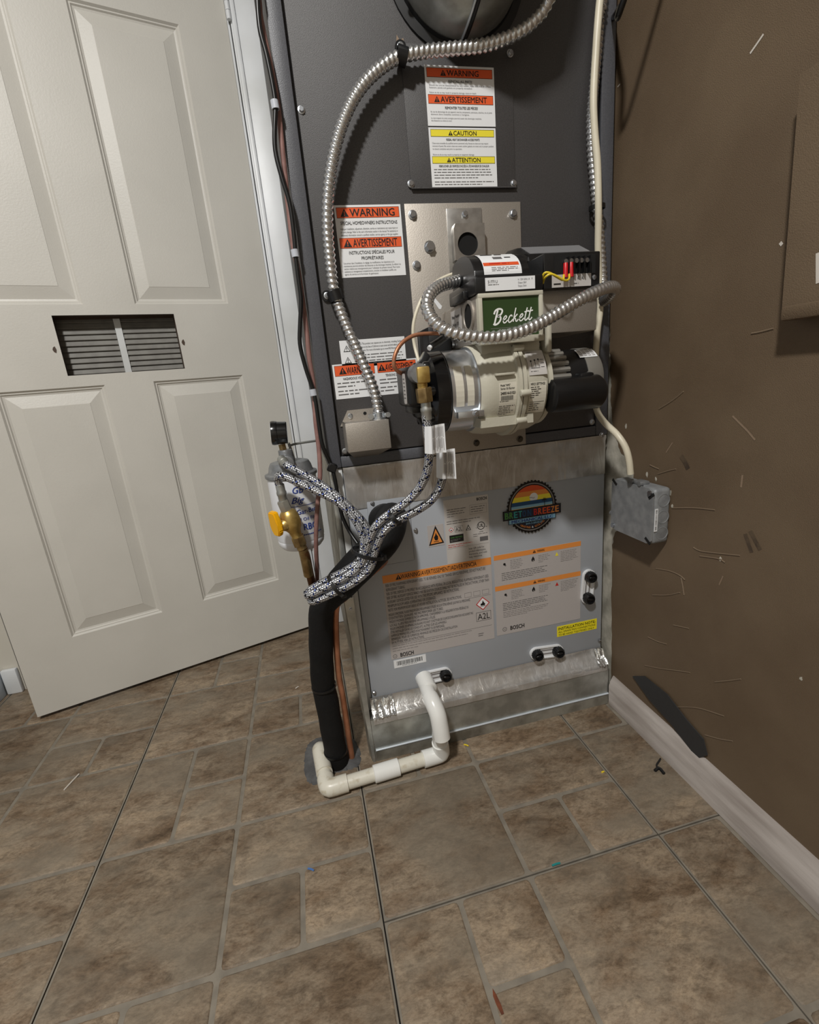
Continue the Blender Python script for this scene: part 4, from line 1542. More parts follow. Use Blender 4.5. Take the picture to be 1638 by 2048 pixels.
for k, ch in enumerate(tx):
    if ch == ' ':
        continue
    a = math.pi / 2 + 0.62 - 1.24 * k / (len(tx) - 1)
    rr = R0 * 0.80
    s.text(ch, rr * math.cos(a), rr * math.sin(a), 0.0042, 'ink_white' if ch == '&' else 'ink_amber', bold=0.02, align='c', lift=0.0011, rot=a - math.pi / 2)
s.done()


# ---- drain ports: white pill plates with black plugs
def pill(c1, c2, r, parent):
    c1, c2 = Vector(c1), Vector(c2)
    d = (c2 - c1).normalized()
    nrm = Vector((0, -1, 0))
    sd = nrm.cross(d)

    def outline(rr, y):
        pts = []
        for k in range(13):
            a = -math.pi / 2 + math.pi * k / 12
            pts.append(c2 + d * rr * math.cos(a) + sd * rr * math.sin(a))
        for k in range(13):
            a = math.pi / 2 + math.pi * k / 12
            pts.append(c1 + d * rr * math.cos(a) + sd * rr * math.sin(a))
        return [(p.x, y, p.z) for p in pts]
    mb = MB()
    A, B, D = outline(r, YC), outline(r, YC - 0.006), outline(r * 0.82, YC - 0.0062)
    E_ = outline(r * 0.82, YC - 0.003)
    n = len(A)
    fs = []
    for lv in range(3):
        fs += [(lv * n + i, lv * n + (i + 1) % n, (lv + 1) * n + (i + 1) % n, (lv + 1) * n + i) for i in range(n)]
    fs.append(tuple(range(3 * n, 4 * n)))
    mb.mesh(A + B + D + E_, fs)
    o = mb.build('drain_plate', 'label_white', parent, 30)
    mb = MB()
    m_ = (c1 + c2) / 2
    for k in (-1, 1):
        q = m_ + sd * k * r * 0.30
        a_, b_ = q - d * (c2 - c1).length * 0.4, q + d * (c2 - c1).length * 0.4
        mb.ribbon([(a_.x, YC - 0.0033, a_.z), (b_.x, YC - 0.0033, b_.z)], r * 0.22, (0, -1, 0))
    mb.build('slot', 'ink_lightgrey', o)
    return o


def plug(c, r, parent):
    c = Vector(c)
    mb = MB()
    mb.lathe((c.x, YC - 0.003, c.z), (c.x, 0, c.z), [(0, r), (0.014, r), (0.0165, r * 0.9), (0.0165, r * 0.72), (0.012, r * 0.70), (0.012, 0.0001)], 28)
    for k in range(14):
        a = 6.28319 * k / 14
        x, z = c.x + r * math.cos(a), c.z + r * math.sin(a)
        mb.cyl((x, YC - 0.004, z), (x, YC - 0.016, z), 0.0011, n=5)
    o = mb.build('drain_plug', 'black_plastic', parent)
    mb = MB()
    a = random.uniform(-0.3, 0.3)
    mb.box((-r * 0.62, -0.0045, -0.0024), (r * 0.62, 0.0, 0.0024), 0.0008, 1, Matrix.Translation((c.x, YC - 0.0140, c.z)) @ Matrix.Rotation(a, 4, 'Y'))
    mb.build('plug_grip', 'black_plastic', o)


for a, b in ((0, 1), (2, 3), (4, 5)):
    pp = [(0.5717, 0.8620, 0.3269), (0.5675, 0.8620, 0.2753), (0.4404, 0.8620, 0.1602), (0.4926, 0.8620, 0.1559), (0.1732, 0.8620, 0.1597), (0.2238, 0.8620, 0.1598)]
    pill(pp[a], pp[b], 0.0148, coil)
    if a < 4:
        plug(pp[a], 0.0118, coil)
    plug(pp[b], 0.0118, coil)

# ================================================================== GALVANIZED BASE
base = thing('furnace_base', 'galvanized sheet metal base on the tile floor below the coil cabinet', 'base', (0.33, 1.1, 0.0))
mb = MB()
mb.box((0.050, 0.8446, 0.0), (0.6118, 0.8466, 0.1045))
mb.box((0.050, 0.8446, 0.1035), (0.6118, 1.43, 0.1055))
mb.box((0.050, 0.8466, 0.0), (0.052, 1.43, 0.1035))
mb.box((0.6098, 0.8466, 0.0), (0.6118, 1.43, 0.1035))
mb.build('body', 'galvanized', base)
mb = MB()
mb.tube([(0.053, 0.8432, 0.0275), (0.33, 0.8432, 0.0275), (0.6115, 0.8432, 0.0275)], 0.0022, 10, 0.05)
mb.build('rolled_lip', 'lip_steel', base)
mb = MB()
mb.box((0.052, 0.8425, 0.0), (0.6118, 0.8445, 0.0245))
mb.build('foot_flange', 'galvanized_dull', base)
# loose corner angle standing at the left front
ang = thing('corner_angle', 'bent galvanized angle strip standing upright left of the coil cabinet', 'metal strip', (0.04, 0.85, 0.0))
mb = MB()
mb.mesh([(0.030, 0.8440, 0.385), (0.048, 0.8430, 0.388), (0.0495, 0.8415, 0.0), (0.0440, 0.8425, 0.0),
         (0.030, 0.8455, 0.385), (0.048, 0.8445, 0.388), (0.0495, 0.8430, 0.0), (0.0440, 0.8440, 0.0)],
        [(0, 1, 2, 3), (7, 6, 5, 4), (0, 4, 5, 1), (1, 5, 6, 2), (2, 6, 7, 3), (3, 7, 4, 0)])
mb.build('front_leaf', 'galvanized', ang)
mb = MB()
mb.mesh([(0.0285, 0.846, 0.385), (0.0285, 0.868, 0.387), (0.0395, 0.868, 0.0), (0.0425, 0.846, 0.0),
         (0.0300, 0.846, 0.385), (0.0300, 0.868, 0.387), (0.0410, 0.868, 0.0), (0.0440, 0.846, 0.0)],
        [(0, 1, 2, 3), (7, 6, 5, 4), (0, 4, 5, 1), (1, 5, 6, 2), (2, 6, 7, 3), (3, 7, 4, 0)])
mb.build('side_leaf', 'galvanized_dull', ang)
screw((0.040, 0.8433, 0.365), ang, 0.6)


# ================================================================== OIL BURNER
YX, ZX = 0.752, 0.757          # shaft axis (parallel to X)
burner = thing('oil_burner', 'beige oil burner with green panel bolted to the furnace front', 'burner', (0.33, 0.80, ZX - 0.085))


def xl(mb, x0, prof, n=40):
    mb.lathe((x0, YX, ZX), (x0 + 1, YX, ZX), prof, n)
    return mb


# air tube and flange into the furnace
mb = MB()
mb.cyl((0.325, 0.775, ZX + 0.012), (0.325, YC - 0.0096, ZX + 0.012), 0.05, n=32)
mb.build('air_tube', 'black_matte', burner)
mb = MB()
mb.box((0.222, YC - 0.0095, ZX - 0.075), (0.425, YC - 0.0036, ZX + 0.105), 0.0025)
mb.build('mounting_flange', 'black_matte', burner)
# blower housing: two half shells with a joint rib
mb = MB()
xl(mb, 0.268, [(0, 0.055), (0.0, 0.0665), (0.006, 0.071), (0.02, 0.0735), (0.055, 0.0745), (0.0562, 0.080), (0.0615, 0.080), (0.0617, 0.074), (0.063, 0.074), (0.0632, 0.080), (0.069, 0.080), (0.0702, 0.0745), (0.098, 0.073), (0.108, 0.069), (0.112, 0.062)], 56)
mb.build('blower_housing', 'beige_cast', burner, 30)
# scroll neck joining housing and top box
mb = MB()
mb.box((0.276, 0.70, ZX + 0.03), (0.374, 0.85, 0.832), 0.006)
mb.build('housing_neck', 'beige_cast', burner)
# lip under the housing
a, b = (0.2660, 0.6880, 0.7080), (0.3530, 0.6880, 0.6917)
mb = MB()
mb.mesh([(a[0], 0.688, a[2] + 0.006), (b[0], 0.688, a[2] + 0.006), (b[0], 0.688, a[2] - 0.008), (a[0], 0.688, a[2] - 0.008),
         (a[0], 0.790, a[2] + 0.006), (b[0], 0.790, a[2] + 0.006), (b[0], 0.790, a[2] - 0.008), (a[0], 0.790, a[2] - 0.008)],
        [(0, 1, 2, 3), (7, 6, 5, 4), (0, 4, 5, 1), (1, 5, 6, 2), (2, 6, 7, 3), (3, 7, 4, 0)])
mb.build('housing_foot', 'beige_cast', burner)
# cast ribs on the shells
for (x0, x1, th) in ((0.288, 0.318, -0.12), ):
    mb = MB()
    mb.box((x0, YX - 0.0785, ZX + 0.018), (x1, YX - 0.070, ZX + 0.0215), 0.001)
    mb.build('cast_rib', 'beige_cast', burner)
for zz in (0.056, -0.01, -0.052):
    mb = MB()
    yy = YX - math.sqrt(0.083 ** 2 - zz ** 2)
    mb.cyl((0.3235, yy, ZX + zz), (0.340, yy, ZX + zz), 0.005, n=14, bev=0.001)
    mb.build('joint_boss', 'beige_cast', burner)
# air band: polished collar with two windows and a clamp strap
mb = MB()
xl(mb, 0.224, [(0, 0.052), (0.0005, 0.063), (0.042, 0.063), (0.0425, 0.0665), (0.0455, 0.0665), (0.046, 0.055)], 56)
mb.build('air_band', 'steel_bright', burner, 30)


def on_drum(x, th, r):
    """point on a drum around the shaft axis; th = 0 faces the camera side, positive upwards"""
    return Vector((x, YX - r * math.cos(th), ZX + r * math.sin(th)))


for x0, x1 in ((0.2295, 0.2425), (0.2475, 0.2585)):
    mb = MB()
    pts = []
    t0, t1 = -0.35, 0.62
    for k in range(9):
        t = t0 + (t1 - t0) * k / 8
        mb_p = [on_drum(x0, t, 0.0636), on_drum(x1, t, 0.0636)]
        pts.append(mb_p)
    for p, q in zip(pts, pts[1:]):
        mb.poly([p[0], p[1], q[1], q[0]])
    mb.build('air_shutter', 'label_clear', burner)
mb = MB()
mb.box((0.2285, YX - 0.0700, ZX - 0.0385), (0.2700, YX - 0.0500, ZX - 0.0290), 0.001)
mb.build('clamp_strap', 'steel_bright', burner)
screw((0.256, YX - 0.0702, ZX - 0.0335), burner, 0.9)
# black pump-side cover
mb = MB()
xl(mb, 0.176, [(0, 0.028), (0.002, 0.034), (0.008, 0.038), (0.012, 0.048), (0.020, 0.054), (0.026, 0.0645), (0.045, 0.0655), (0.0475, 0.063), (0.048, 0.05)], 44)
for th in (0.9, 0.1, -0.75, 2.2, -2.2):
    p = on_drum(0.190, th, 0.052)
    mb.cyl(p, p + Vector((0.03, 0, 0)), 0.008, n=12, bev=0.002)
mb.build('pump_cover', 'black_gloss', burner, 35)
pb = on_drum(0.186, -0.05, 0.053)
mb = MB()
mb.cyl(pb, pb + Vector((0.006, 0, 0)), 0.0055, n=6)
mb.build('cover_bolt', 'screw_steel', burner, 25)
pb = on_drum(0.186, -0.75, 0.053)
mb = MB()
mb.cyl(pb, pb + Vector((0.006, 0, 0)), 0.0055, n=6)
mb.build('cover_bolt', 'screw_dark', burner, 25)

# motor: flange, finned end, black shell, end bell
mb = MB()
xl(mb, 0.379, [(0, 0.05), (0.001, 0.0665), (0.008, 0.0665), (0.012, 0.060), (0.014, 0.05)], 48)
mb.box((0.3800, YX - 0.060, ZX + 0.045), (0.3895, YX - 0.035, ZX + 0.090), 0.004)
mb.build('motor_flange', 'beige_cast', burner, 30)
mb = MB()
xl(mb, 0.391, [(0, 0.048), (0.030, 0.048), (0.031, 0.04)], 40)
mb.build('motor_endbell', 'motor_grey', burner)
for k in range(9):
    th = 1.25 - k * 0.22
    mb = MB()
    p = on_drum(0.392, th, 0.0495)
    mb.cyl(p, p + Vector((0.034, 0, 0)), 0.0042, n=8)
    mb.build('cooling_fin', 'motor_grey', burner)
mb = MB()
xl(mb, 0.421, [(0, 0.049), (0.038, 0.049), (0.0385, 0.04)], 40)
mb.box((0.423, YX - 0.056, ZX - 0.012), (0.458, YX - 0.04, ZX + 0.006), 0.002)
mb.build('motor_shell', 'black_plastic', burner)
mb = MB()
xl(mb, 0.4585, [(0, 0.046), (0.0005, 0.0500), (0.022, 0.0500), (0.030, 0.046), (0.034, 0.034), (0.0345, 0.0001)], 40)
mb.box((0.4560, YX - 0.057, ZX - 0.022), (0.4650, YX - 0.044, ZX + 0.012), 0.003)
mb.build('motor_cap', 'motor_grey', burner)
mb = MB()
for k in range(6):
    t, t2 = 1.15 - k * 0.07, 1.15 - (k + 1) * 0.07
    mb.poly([on_drum(0.450, t, 0.0508), on_drum(0.482, t, 0.0508), on_drum(0.482, t2, 0.0508), on_drum(0.450, t2, 0.0508)])
lab = mb.build('motor_label', 'label_white', burner)
mb = MB()
for k in range(5):
    for j in range(4):
        t, t2 = 1.12 - k * 0.075, 1.12 - k * 0.075 - 0.03
        x = 0.452 + j * 0.0072
        mb.poly([on_drum(x, t, 0.0511), on_drum(x + 0.0055, t, 0.0511), on_drum(x + 0.0055, t2, 0.0511), on_drum(x, t2, 0.0511)])
mb.build('printing', 'ink_lightgrey', lab)
# capacitor can slung below the motor
a, b = Vector((0.3797, 0.6900, 0.7391)), Vector((0.4718, 0.6900, 0.7343))
b.z = a.z = (a.z + b.z) / 2
mb = MB()
Ln = b.x - a.x
mb.lathe(a, (b.x, a.y, a.z), [(0, 0.020), (0.003, 0.0255), (Ln - 0.008, 0.0265), (Ln - 0.002, 0.022), (Ln, 0.012), (Ln, 0.0001)], 32)
mb.box((a.x + 0.055, a.y - 0.002, a.z + 0.018), (b.x - 0.012, a.y + 0.036, a.z + 0.031), 0.004)
mb.build('capacitor', 'black_plastic', burner)

# top box with the green nameplate
f0, f1 = (0.2682, 0.6850, 0.8894), (0.3688, 0.6850, 0.8199)
YF = 0.685
mb = MB()
mb.box((f0[0], YF + 0.004, f1[2] + 0.004), (f1[0] - 0.002, 0.858, f0[2]), 0.003)
mb.build('junction_body', 'aluminized', burner)
mb = MB()
fw = 0.0062
x0, x1, z0, z1 = f0[0], f1[0], f1[2], f0[2]
mb.box((x0, YF - 0.004, z1 - fw), (x1, YF + 0.006, z1), 0.001)
mb.box((x0, YF - 0.006, z0), (x1, YF + 0.006, z0 + fw + 0.003), 0.001)
mb.box((x0 + 0.0002, YF - 0.0036, z0 + 0.004), (x0 + fw, YF + 0.03, z1 - 0.003), 0.0008)
mb.box((x1 - fw, YF - 0.0036, z0 + 0.004), (x1 - 0.0002, YF + 0.0056, z1 - 0.003), 0.0008)
mb.build('panel_frame', 'beige_cast', burner)
s = Sheet('name_plate', burner, (x0 + fw, YF - 0.0002, z1 - fw), (x1 - fw, YF - 0.0002, z1 - fw), (x0 + fw, YF - 0.0002, z0 + fw), 'green_panel', label='green name plate with white script')
w, h = s.w, s.h
# white script lettering as brush strokes
cap = h * 0.335


def letter(strokes, ox, wd, sx=1.0):
    for st in strokes:
        P = resample([(x * sx, y, 0) for x, y in st], 0.05) if len(st) > 2 else [Vector((x * sx, y, 0)) for x, y in st]
        s.stroke([(ox + (p.x + 0.22 * p.y) * cap, h * 0.645 - p.y * cap - (ox + p.x * cap) * 0.05) for p in P], cap * wd, 'ink_white')


Bs = [[(0.12, 0.98), (0.06, 0.5), (0.02, 0.02)], [(-0.15, 0.72), (-0.08, 0.95), (0.15, 1.06), (0.42, 1.0), (0.50, 0.84), (0.38, 0.62), (0.14, 0.54), (0.4, 0.5), (0.46, 0.28), (0.32, 0.05), (0.08, -0.04), (-0.08, 0.04)]]
es = [[(-0.04, 0.22), (0.12, 0.26), (0.25, 0.40), (0.18, 0.52), (0.05, 0.42), (0.01, 0.2), (0.1, 0.02), (0.25, 0.05), (0.38, 0.2)]]
cs = [[(0.26, 0.40), (0.2, 0.52), (0.07, 0.44), (0.0, 0.2), (0.08, 0.02), (0.22, 0.04), (0.36, 0.2)]]
ks = [[(0.05, 1.0), (0.02, 0.5), (0.0, 0.02)], [(0.26, 0.54), (0.03, 0.26), (0.15, 0.24), (0.22, 0.05), (0.3, 0.02), (0.4, 0.16)]]
ts = [[(0.08, 0.92), (0.03, 0.4), (0.03, 0.12), (0.1, 0.01), (0.2, 0.06), (0.28, 0.18)], [(-0.1, 0.62), (0.08, 0.65), (0.27, 0.68)]]
ox = w * 0.20
for L_, adv, wd in ((Bs, 0.62, 0.13), (es, 0.40, 0.085), (cs, 0.38, 0.085), (ks, 0.44, 0.085), (es, 0.40, 0.085), (ts, 0.30, 0.09), (ts, 0.3, 0.09)):
    letter(L_, ox, wd)
    ox += adv * cap * 1.10
s.rect(w * 0.14, h * 0.725, w * 0.86, h * 0.728 + 0.0003, 'ink_lightgrey')
s.text('CORPORATION', w * 0.52, h * 0.83, h * 0.07, 'ink_white', width=w * 0.50, align='c')
s.done()
# grey left side cover with knock-out hole and a paper tag
mb = MB()
mb.lathe((x0 - 0.0002, 0.720, (z0 + z1) / 2 + 0.010), (x0 - 1, 0.720, (z0 + z1) / 2 + 0.010), [(0, 0.0225), (0.003, 0.0225), (0.0032, 0.0180), (0.0005, 0.0175)], 28, cap=False)
mb.build('knockout_ring', 'aluminized', burner)
mb = MB()
mb.lathe((x0 - 0.0004, 0.720, (z0 + z1) / 2 + 0.010), (x0 - 1, 0.720, (z0 + z1) / 2 + 0.010), [(0, 0.0178), (0.0012, 0.0178)], 28)
mb.build('knockout_hole', 'hole_dark', burner)
zc_ = (z0 + z1) / 2
s = Sheet('paper_tag', burner, (x0 - 0.0003, 0.805, zc_ + 0.028), (x0 - 0.0003, 0.755, zc_ + 0.028), (x0 - 0.0003, 0.805, zc_ - 0.006), 'label_pale')
s.text('Pump Pressure', 0.006, 0.012, 0.005, width=0.036, bold=0.01)
s.text('Set at 175', 0.008, 0.024, 0.005, width=0.03, bold=0.01)
s.done()
mb = MB()
mb.cyl((x0 - 0.001, 0.80, zc_ - 0.022), (x0 - 0.005, 0.80, zc_ - 0.022), 0.006, n=12)
mb.build('ground_screw', 'screw_steel', burner, 25)

# igniter on top
g0, g1 = (0.2671, 0.6830, 0.9118), (0.3695, 0.6830, 0.8840)
zb, zf = z1 + 0.0002, g0[2]
zt = (0.3196, 0.7450, 0.9512)[2]
prof = [(0.683, zb), (0.683, zf), (0.690, zf + 0.002)]
for k in range(9):
    t = math.pi / 2 * k / 8
    prof.append((0.690 + 0.062 * (1 - math.cos(t)), zf + 0.002 + (zt - zf - 0.002) * math.sin(t)))
prof += [(0.775, zt - 0.001), (0.786, zt - 0.006), (0.790, zt - 0.014), (0.790, zb)]
mb = MB()
xi0, xi1 = g0[0] + 0.001, (0.3530, 0.7200, 0.9248)[0]
mb.prism([(xi0, y, z) for y, z in prof], (xi1 - xi0, 0, 0))
bmesh.ops.bevel(mb.bm, geom=mb.bm.edges[:], offset=0.0012, segments=1, affect='EDGES')
mb.build('igniter_dome', 'black_plastic', burner, 30)
mb = MB()
mb.box((xi0 - 0.004, 0.6815, zb), (g1[0], 0.80, zf - 0.001), 0.0025)
mb.box((xi0 - 0.010, 0.715, zb - 0.002), (xi0, 0.77, zb + 0.010), 0.002)
mb.build('igniter_base', 'black_plastic', burner, 30)
p0, p1 = (0.2796, 0.6810, 0.9089), (0.3559, 0.6810, 0.8917)
s = Sheet('serial_label', burner, (p0[0], 0.6812, p0[2]), (p1[0], 0.6812, p0[2]), (p0[0], 0.6812, p1[2]), 'label_white', label='white strip label with model number on the igniter')
w, h = s.w, s.h
s.text('51771U', w * 0.05, h * 0.42, h * 0.22, width=w * 0.19)
s.lines(w * 0.05, w * 0.33, h * 0.52, 1, 0.002, h * 0.06, 'ink_black', 0)
for i, t in enumerate(('In: 120V 60Hz 1A', 'Output: 20kV', 'Output: 35mA')):
    s.text(t, w * 0.65, h * (0.3 + 0.25 * i), h * 0.15, 'ink_grey', width=w * (0.24, 0.17, 0.17)[i])
s.text('F', w * 0.93, h * 0.3, h * 0.15, 'ink_grey')
s.done()


def arc_pt(x, y, lift=0.0):
    # wraps the igniter's rounded front: y runs down the curve from its top
    t = math.asin(min(1.0, 0.985 - 0.90 * y / 0.058))
    yy = 0.690 + 0.062 * (1 - math.cos(t))
    zz = zf + 0.002 + (zt - zf - 0.002) * math.sin(t)
    return Vector((xi0 + 0.014 + x, yy - (0.0010 + lift) * math.cos(t), zz + (0.0010 + lift) * math.sin(t)))


s = Sheet('igniter_label', burner, arc_pt(0, 0), arc_pt(0.058, 0), arc_pt(0, 0.058), 'label_white', curve=arc_pt, label='white curved label with red strip on the igniter')
s.w, s.h = 0.056, 0.058
s.rect(0.001, 0.034, 0.0555, 0.042, 'ink_deeporange', 0.0003)
s.lines(0.006, 0.05, 0.008, 1, 0.004, 0.004, 'ink_black', 0)
s.rect(0.020, 0.018, 0.034, 0.0245, 'ink_grey', 0.0003)
s.lines(0.038, 0.052, 0.019, 1, 0.004, 0.004, 'ink_black', 0)
s.lines(0.010, 0.052, 0.036, 1, 0.003, 0.003, 'ink_red', 0, 0.0005)
s.lines(0.012, 0.054, 0.046, 3, 0.0038, 0.0018, 'ink_grey', 0.1)
s.done()

# primary control with terminal strip, on a grey steel box
k0, k1 = (0.3996, 0.7400, 0.9036), (0.4964, 0.7400, 0.8327)
mb = MB()
mb.box((k0[0], 0.740, k1[2]), (k1[0], 0.858, k0[2]), 0.002)
mb.build('control_box', 'aluminized', burner)
c0, c1 = (0.3914, 0.7220, 0.9471), (0.4892, 0.7220, 0.8966)
mb = MB()
mb.box((c0[0] + 0.001, 0.722, c1[2]), (c1[0], 0.86, c0[2]), 0.002)
ct = (0.4052, 0.7900, 0.9755)
mb.mesh([(c0[0] - 0.034, 0.760, c1[2] + 0.004), (c0[0] + 0.002, 0.724, c1[2] + 0.004), (c0[0] + 0.002, 0.858, c1[2] + 0.004), (c0[0] - 0.034, 0.858, c1[2] + 0.004),
         (c0[0] - 0.030, 0.760, c0[2] - 0.012), (c0[0] + 0.002, 0.724, c0[2] - 0.002), (c0[0] + 0.002, 0.858, c0[2] - 0.002), (c0[0] - 0.030, 0.858, c0[2] - 0.004)],
        [(0, 3, 2, 1), (4, 5, 6, 7), (0, 1, 5, 4), (1, 2, 6, 5), (2, 3, 7, 6), (3, 0, 4, 7)])
mb.build('control_body', 'black_plastic', burner, 30)
mb = MB()
xa_, xb_ = (0.3870, 0.7750, 0.9685)[0], (0.5035, 0.7750, 0.9648)[0]
zt2 = (0.4559, 0.8000, 0.9773)[2]
pr = [(0.762, c0[2] - 0.004), (0.764, zt2 - 0.022), (0.800, zt2 - 0.003), (0.845, zt2 + 0.003), (0.858, zt2 - 0.002), (0.858, c0[2] - 0.004)]
mb.prism([(xa_, y, z) for y, z in pr], (xb_ - xa_, 0, 0))
bmesh.ops.bevel(mb.bm, geom=mb.bm.edges[:], offset=0.0025, segments=2, affect='EDGES')
mb.build('control_cover', 'black_plastic', burner, 30)
mb = MB()  # added grey plate: paints the lit top slope of the black cover
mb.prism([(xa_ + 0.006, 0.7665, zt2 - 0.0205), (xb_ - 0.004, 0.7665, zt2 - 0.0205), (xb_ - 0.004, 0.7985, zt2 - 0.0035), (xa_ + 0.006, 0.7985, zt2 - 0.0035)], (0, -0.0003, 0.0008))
mb.build('cover_lit_top', 'cover_lit_grey', burner)
mb = MB()
r0, r1 = (0.4097, 0.7220, 0.9431), (0.4801, 0.7220, 0.9158)
mb.box((r0[0], 0.7212, r1[2]), (r1[0], 0.7222, r0[2]))
mb.build('terminal_recess', 'hole_dark', burner)
tpos = [(0.4261, 0.7200, 0.9330), (0.4350, 0.7200, 0.9334), (0.4440, 0.7200, 0.9334), (0.4525, 0.7200, 0.9334), (0.4620, 0.7200, 0.9334)]
for i, p in enumerate(tpos):
    mb = MB()
    mb.cyl((p[0], 0.7212, p[2]), (p[0], 0.7150, p[2]), 0.0034, n=12)
    mb.build('terminal_screw', 'screw_steel', burner)
    mb = MB()
    mb.box((p[0] - 0.0008 + 0.0042, 0.713, r1[2]), (p[0] + 0.0008 + 0.0042, 0.7212, p[2] + 0.006))
    mb.build('terminal_barrier', 'black_plastic', burner)
for i in (0, 1):
    p = Vector(tpos[i])
    mb = MB()
    mb.tube([(p.x, 0.7165, p.z - 0.003), (p.x - 0.001, 0.7150, p.z - 0.010), (p.x - 0.002 + 0.001 * i, 0.714, p.z - 0.023)], 0.0036, 10, 0.003)
    mb.build('spade_connector', 'red_vinyl', burner)
for i, pts in enumerate(([(0.4207, 0.7130, 0.9135), (0.4153, 0.7060, 0.9054), (0.4027, 0.7000, 0.9081), (0.3894, 0.6980, 0.9144), (0.3815, 0.7000, 0.9152), (0.3817, 0.7080, 0.9087), (0.3899, 0.7250, 0.9033)],
                         [(0.4300, 0.7130, 0.9139), (0.4242, 0.7040, 0.9060), (0.4139, 0.6980, 0.9031), (0.4004, 0.6960, 0.9088), (0.3904, 0.6970, 0.9128), (0.3831, 0.7000, 0.9097), (0.3870, 0.7150, 0.9043)])):
    mb = MB()
    mb.tube(pts, 0.0016, 8, 0.003)
    mb.build('yellow_lead', 'yellow_wire', burner)
p0, p1 = (0.4055, 0.7210, 0.9159), (0.4727, 0.7210, 0.8979)
s = Sheet('terminal_label', burner, (p0[0], 0.7217, p0[2]), (p1[0], 0.7217, p0[2]), (p0[0], 0.7217, p1[2]), 'label_pale')
w, h = s.w, s.h
for i, t in enumerate(('T', 'T', 'AL', 'AL')):
    s.text(t, w * (0.42 + 0.11 * i), h * 0.45, h * 0.28, width=w * (0.03 if len(t) == 1 else 0.06), bold=0.01)
s.lines(w * 0.04, w * 0.46, h * 0.68, 1, 0.003, h * 0.18, 'ink_black', 0)
s.lines(w * 0.55, w * 0.78, h * 0.72, 1, 0.003, h * 0.12, 'ink_grey', 0)
s.done()
screw((p1[0] + 0.006, 0.722, p1[2] + 0.012), burner, 0.6)

# printed labels on the housing shells
def drum_label(name, x0, x1, th0, r, m, h):
    def cv(x, y, lift=0.0):
        return on_drum(x0 + x, th0 - y / r, r + 0.0004 + lift)
    s = Sheet(name, burner, cv(0, 0), cv(x1 - x0, 0), cv(0, h), m, curve=cv)
    s.w, s.h = x1 - x0, h
    return s


s = drum_label('wiring_label', 0.3430, 0.3725, 0.72, 0.0748, 'label_pale', 0.040)
s.o = None
w, h = s.w, s.h
s.lines(w * 0.1, w * 0.9, h * 0.06, 1, 0.003, 0.0018, 'ink_grey', 0)
for a in ((0.2, 0.45), (0.42, 0.42), (0.62, 0.40)):
    s.disc(w * a[0], h * a[1], w * 0.05, 'ink_black', n=10)
    s.rect(w * a[0] - 0.0004, h * a[1], w * a[0] + 0.0004, h * 0.7, 'ink_black')
for k in range(3):
    s.rect(w * 0.7, h * (0.4 + 0.15 * k), w * 0.9, h * (0.4 + 0.15 * k) + 0.0008, 'ink_black')
s.rect(w * 0.15, h * 0.72, w * 0.65, h * 0.74, 'ink_black')
s.lines(w * 0.1, w * 0.9, h * 0.84, 1, 0.003, 0.0015, 'ink_grey', 0)
s.done()
s = drum_label('model_label', 0.2930, 0.3215, 0.10, 0.0744, 'label_clear', 0.052)
w, h = s.w, s.h
s.text('Model "AFG"', w * 0.08, h * 0.1, h * 0.055, width=w * 0.55, bold=0.02)
s.text('Series Oil Burner', w * 0.08, h * 0.19, h * 0.055, width=w * 0.8, bold=0.01)
s.text('240014-01021', w * 0.08, h * 0.33, h * 0.075, width=w * 0.85, bold=0.02)
for k in range(14):
    s.rect(w * (0.12 + 0.05 * k), h * 0.37, w * (0.12 + 0.05 * k) + 0.0008, h * 0.50, 'ink_black')
s.lines(w * 0.05, w * 0.9, h * 0.52, 1, 0.003, 0.001, 'ink_black', 0)
s.lines(w * 0.02, w * 0.95, h * 0.66, 6, h * 0.055, 0.0013, 'ink_black', 0.3)
s.done()
s = drum_label('settings_label', 0.3425, 0.3705, 0.06, 0.0744, 'label_clear', 0.050)
w, h = s.w, s.h
s.text('MFG\u2019S SETTINGS', w * 0.06, h * 0.1, h * 0.07, width=w * 0.85, bold=0.015)
s.lines(w * 0.06, w * 0.7, h * 0.15, 6, h * 0.06, 0.0016, 'ink_black', 0.3)
s.rect(w * 0.04, h * 0.60, w * 0.9, h * 0.605 + 0.0003, 'ink_black')
s.lines(w * 0.06, w * 0.9, h * 0.66, 4, h * 0.07, 0.0016, 'ink_black', 0.4)
s.done()

# fuel pump on the left
pump = burner
m0 = Vector((0.1567, 0.6900, 0.7964))
mb = MB()
pa, pz = (0.1571, 0.6900, 0.7998), (0.1866, 0.6900, 0.7413)
mb.box((pa[0], 0.690, pz[2]), (0.182, 0.768, pa[2]), 0.007, 3)
mb.cyl((pa[0] + 0.02, 0.73, ZX), (0.185, 0.73, ZX), 0.034, n=28)
mb.box((pa[0] + 0.006, 0.700, pz[2] - 0.010), (pa[0] + 0.028, 0.750, pz[2] + 0.004), 0.003)
mb.build('fuel_pump', 'black_plastic', burner)
mb = MB()
n = 20
cz, cy = (pa[2] + pz[2]) / 2 - 0.002, 0.712
mb.prism([(pa[0] - 0.0004, cy + 0.010 * math.cos(6.28319 * k / n), cz + (0.022 if math.sin(6.28319 * k / n) > 0 else -0.022) * min(1.0, abs(math.sin(6.28319 * k / n)) * 1.6)) for k in range(n)], (0.0006, 0, 0))
pl = mb.build('pump_label', 'label_pale', burner)
mb = MB()
for k in range(6):
    mb.box((pa[0] - 0.0008, cy - 0.005, cz - 0.014 + k * 0.0055), (pa[0] - 0.0005, cy + 0.005, cz - 0.0125 + k * 0.0055))
mb.build('printing', 'ink_grey', pl)
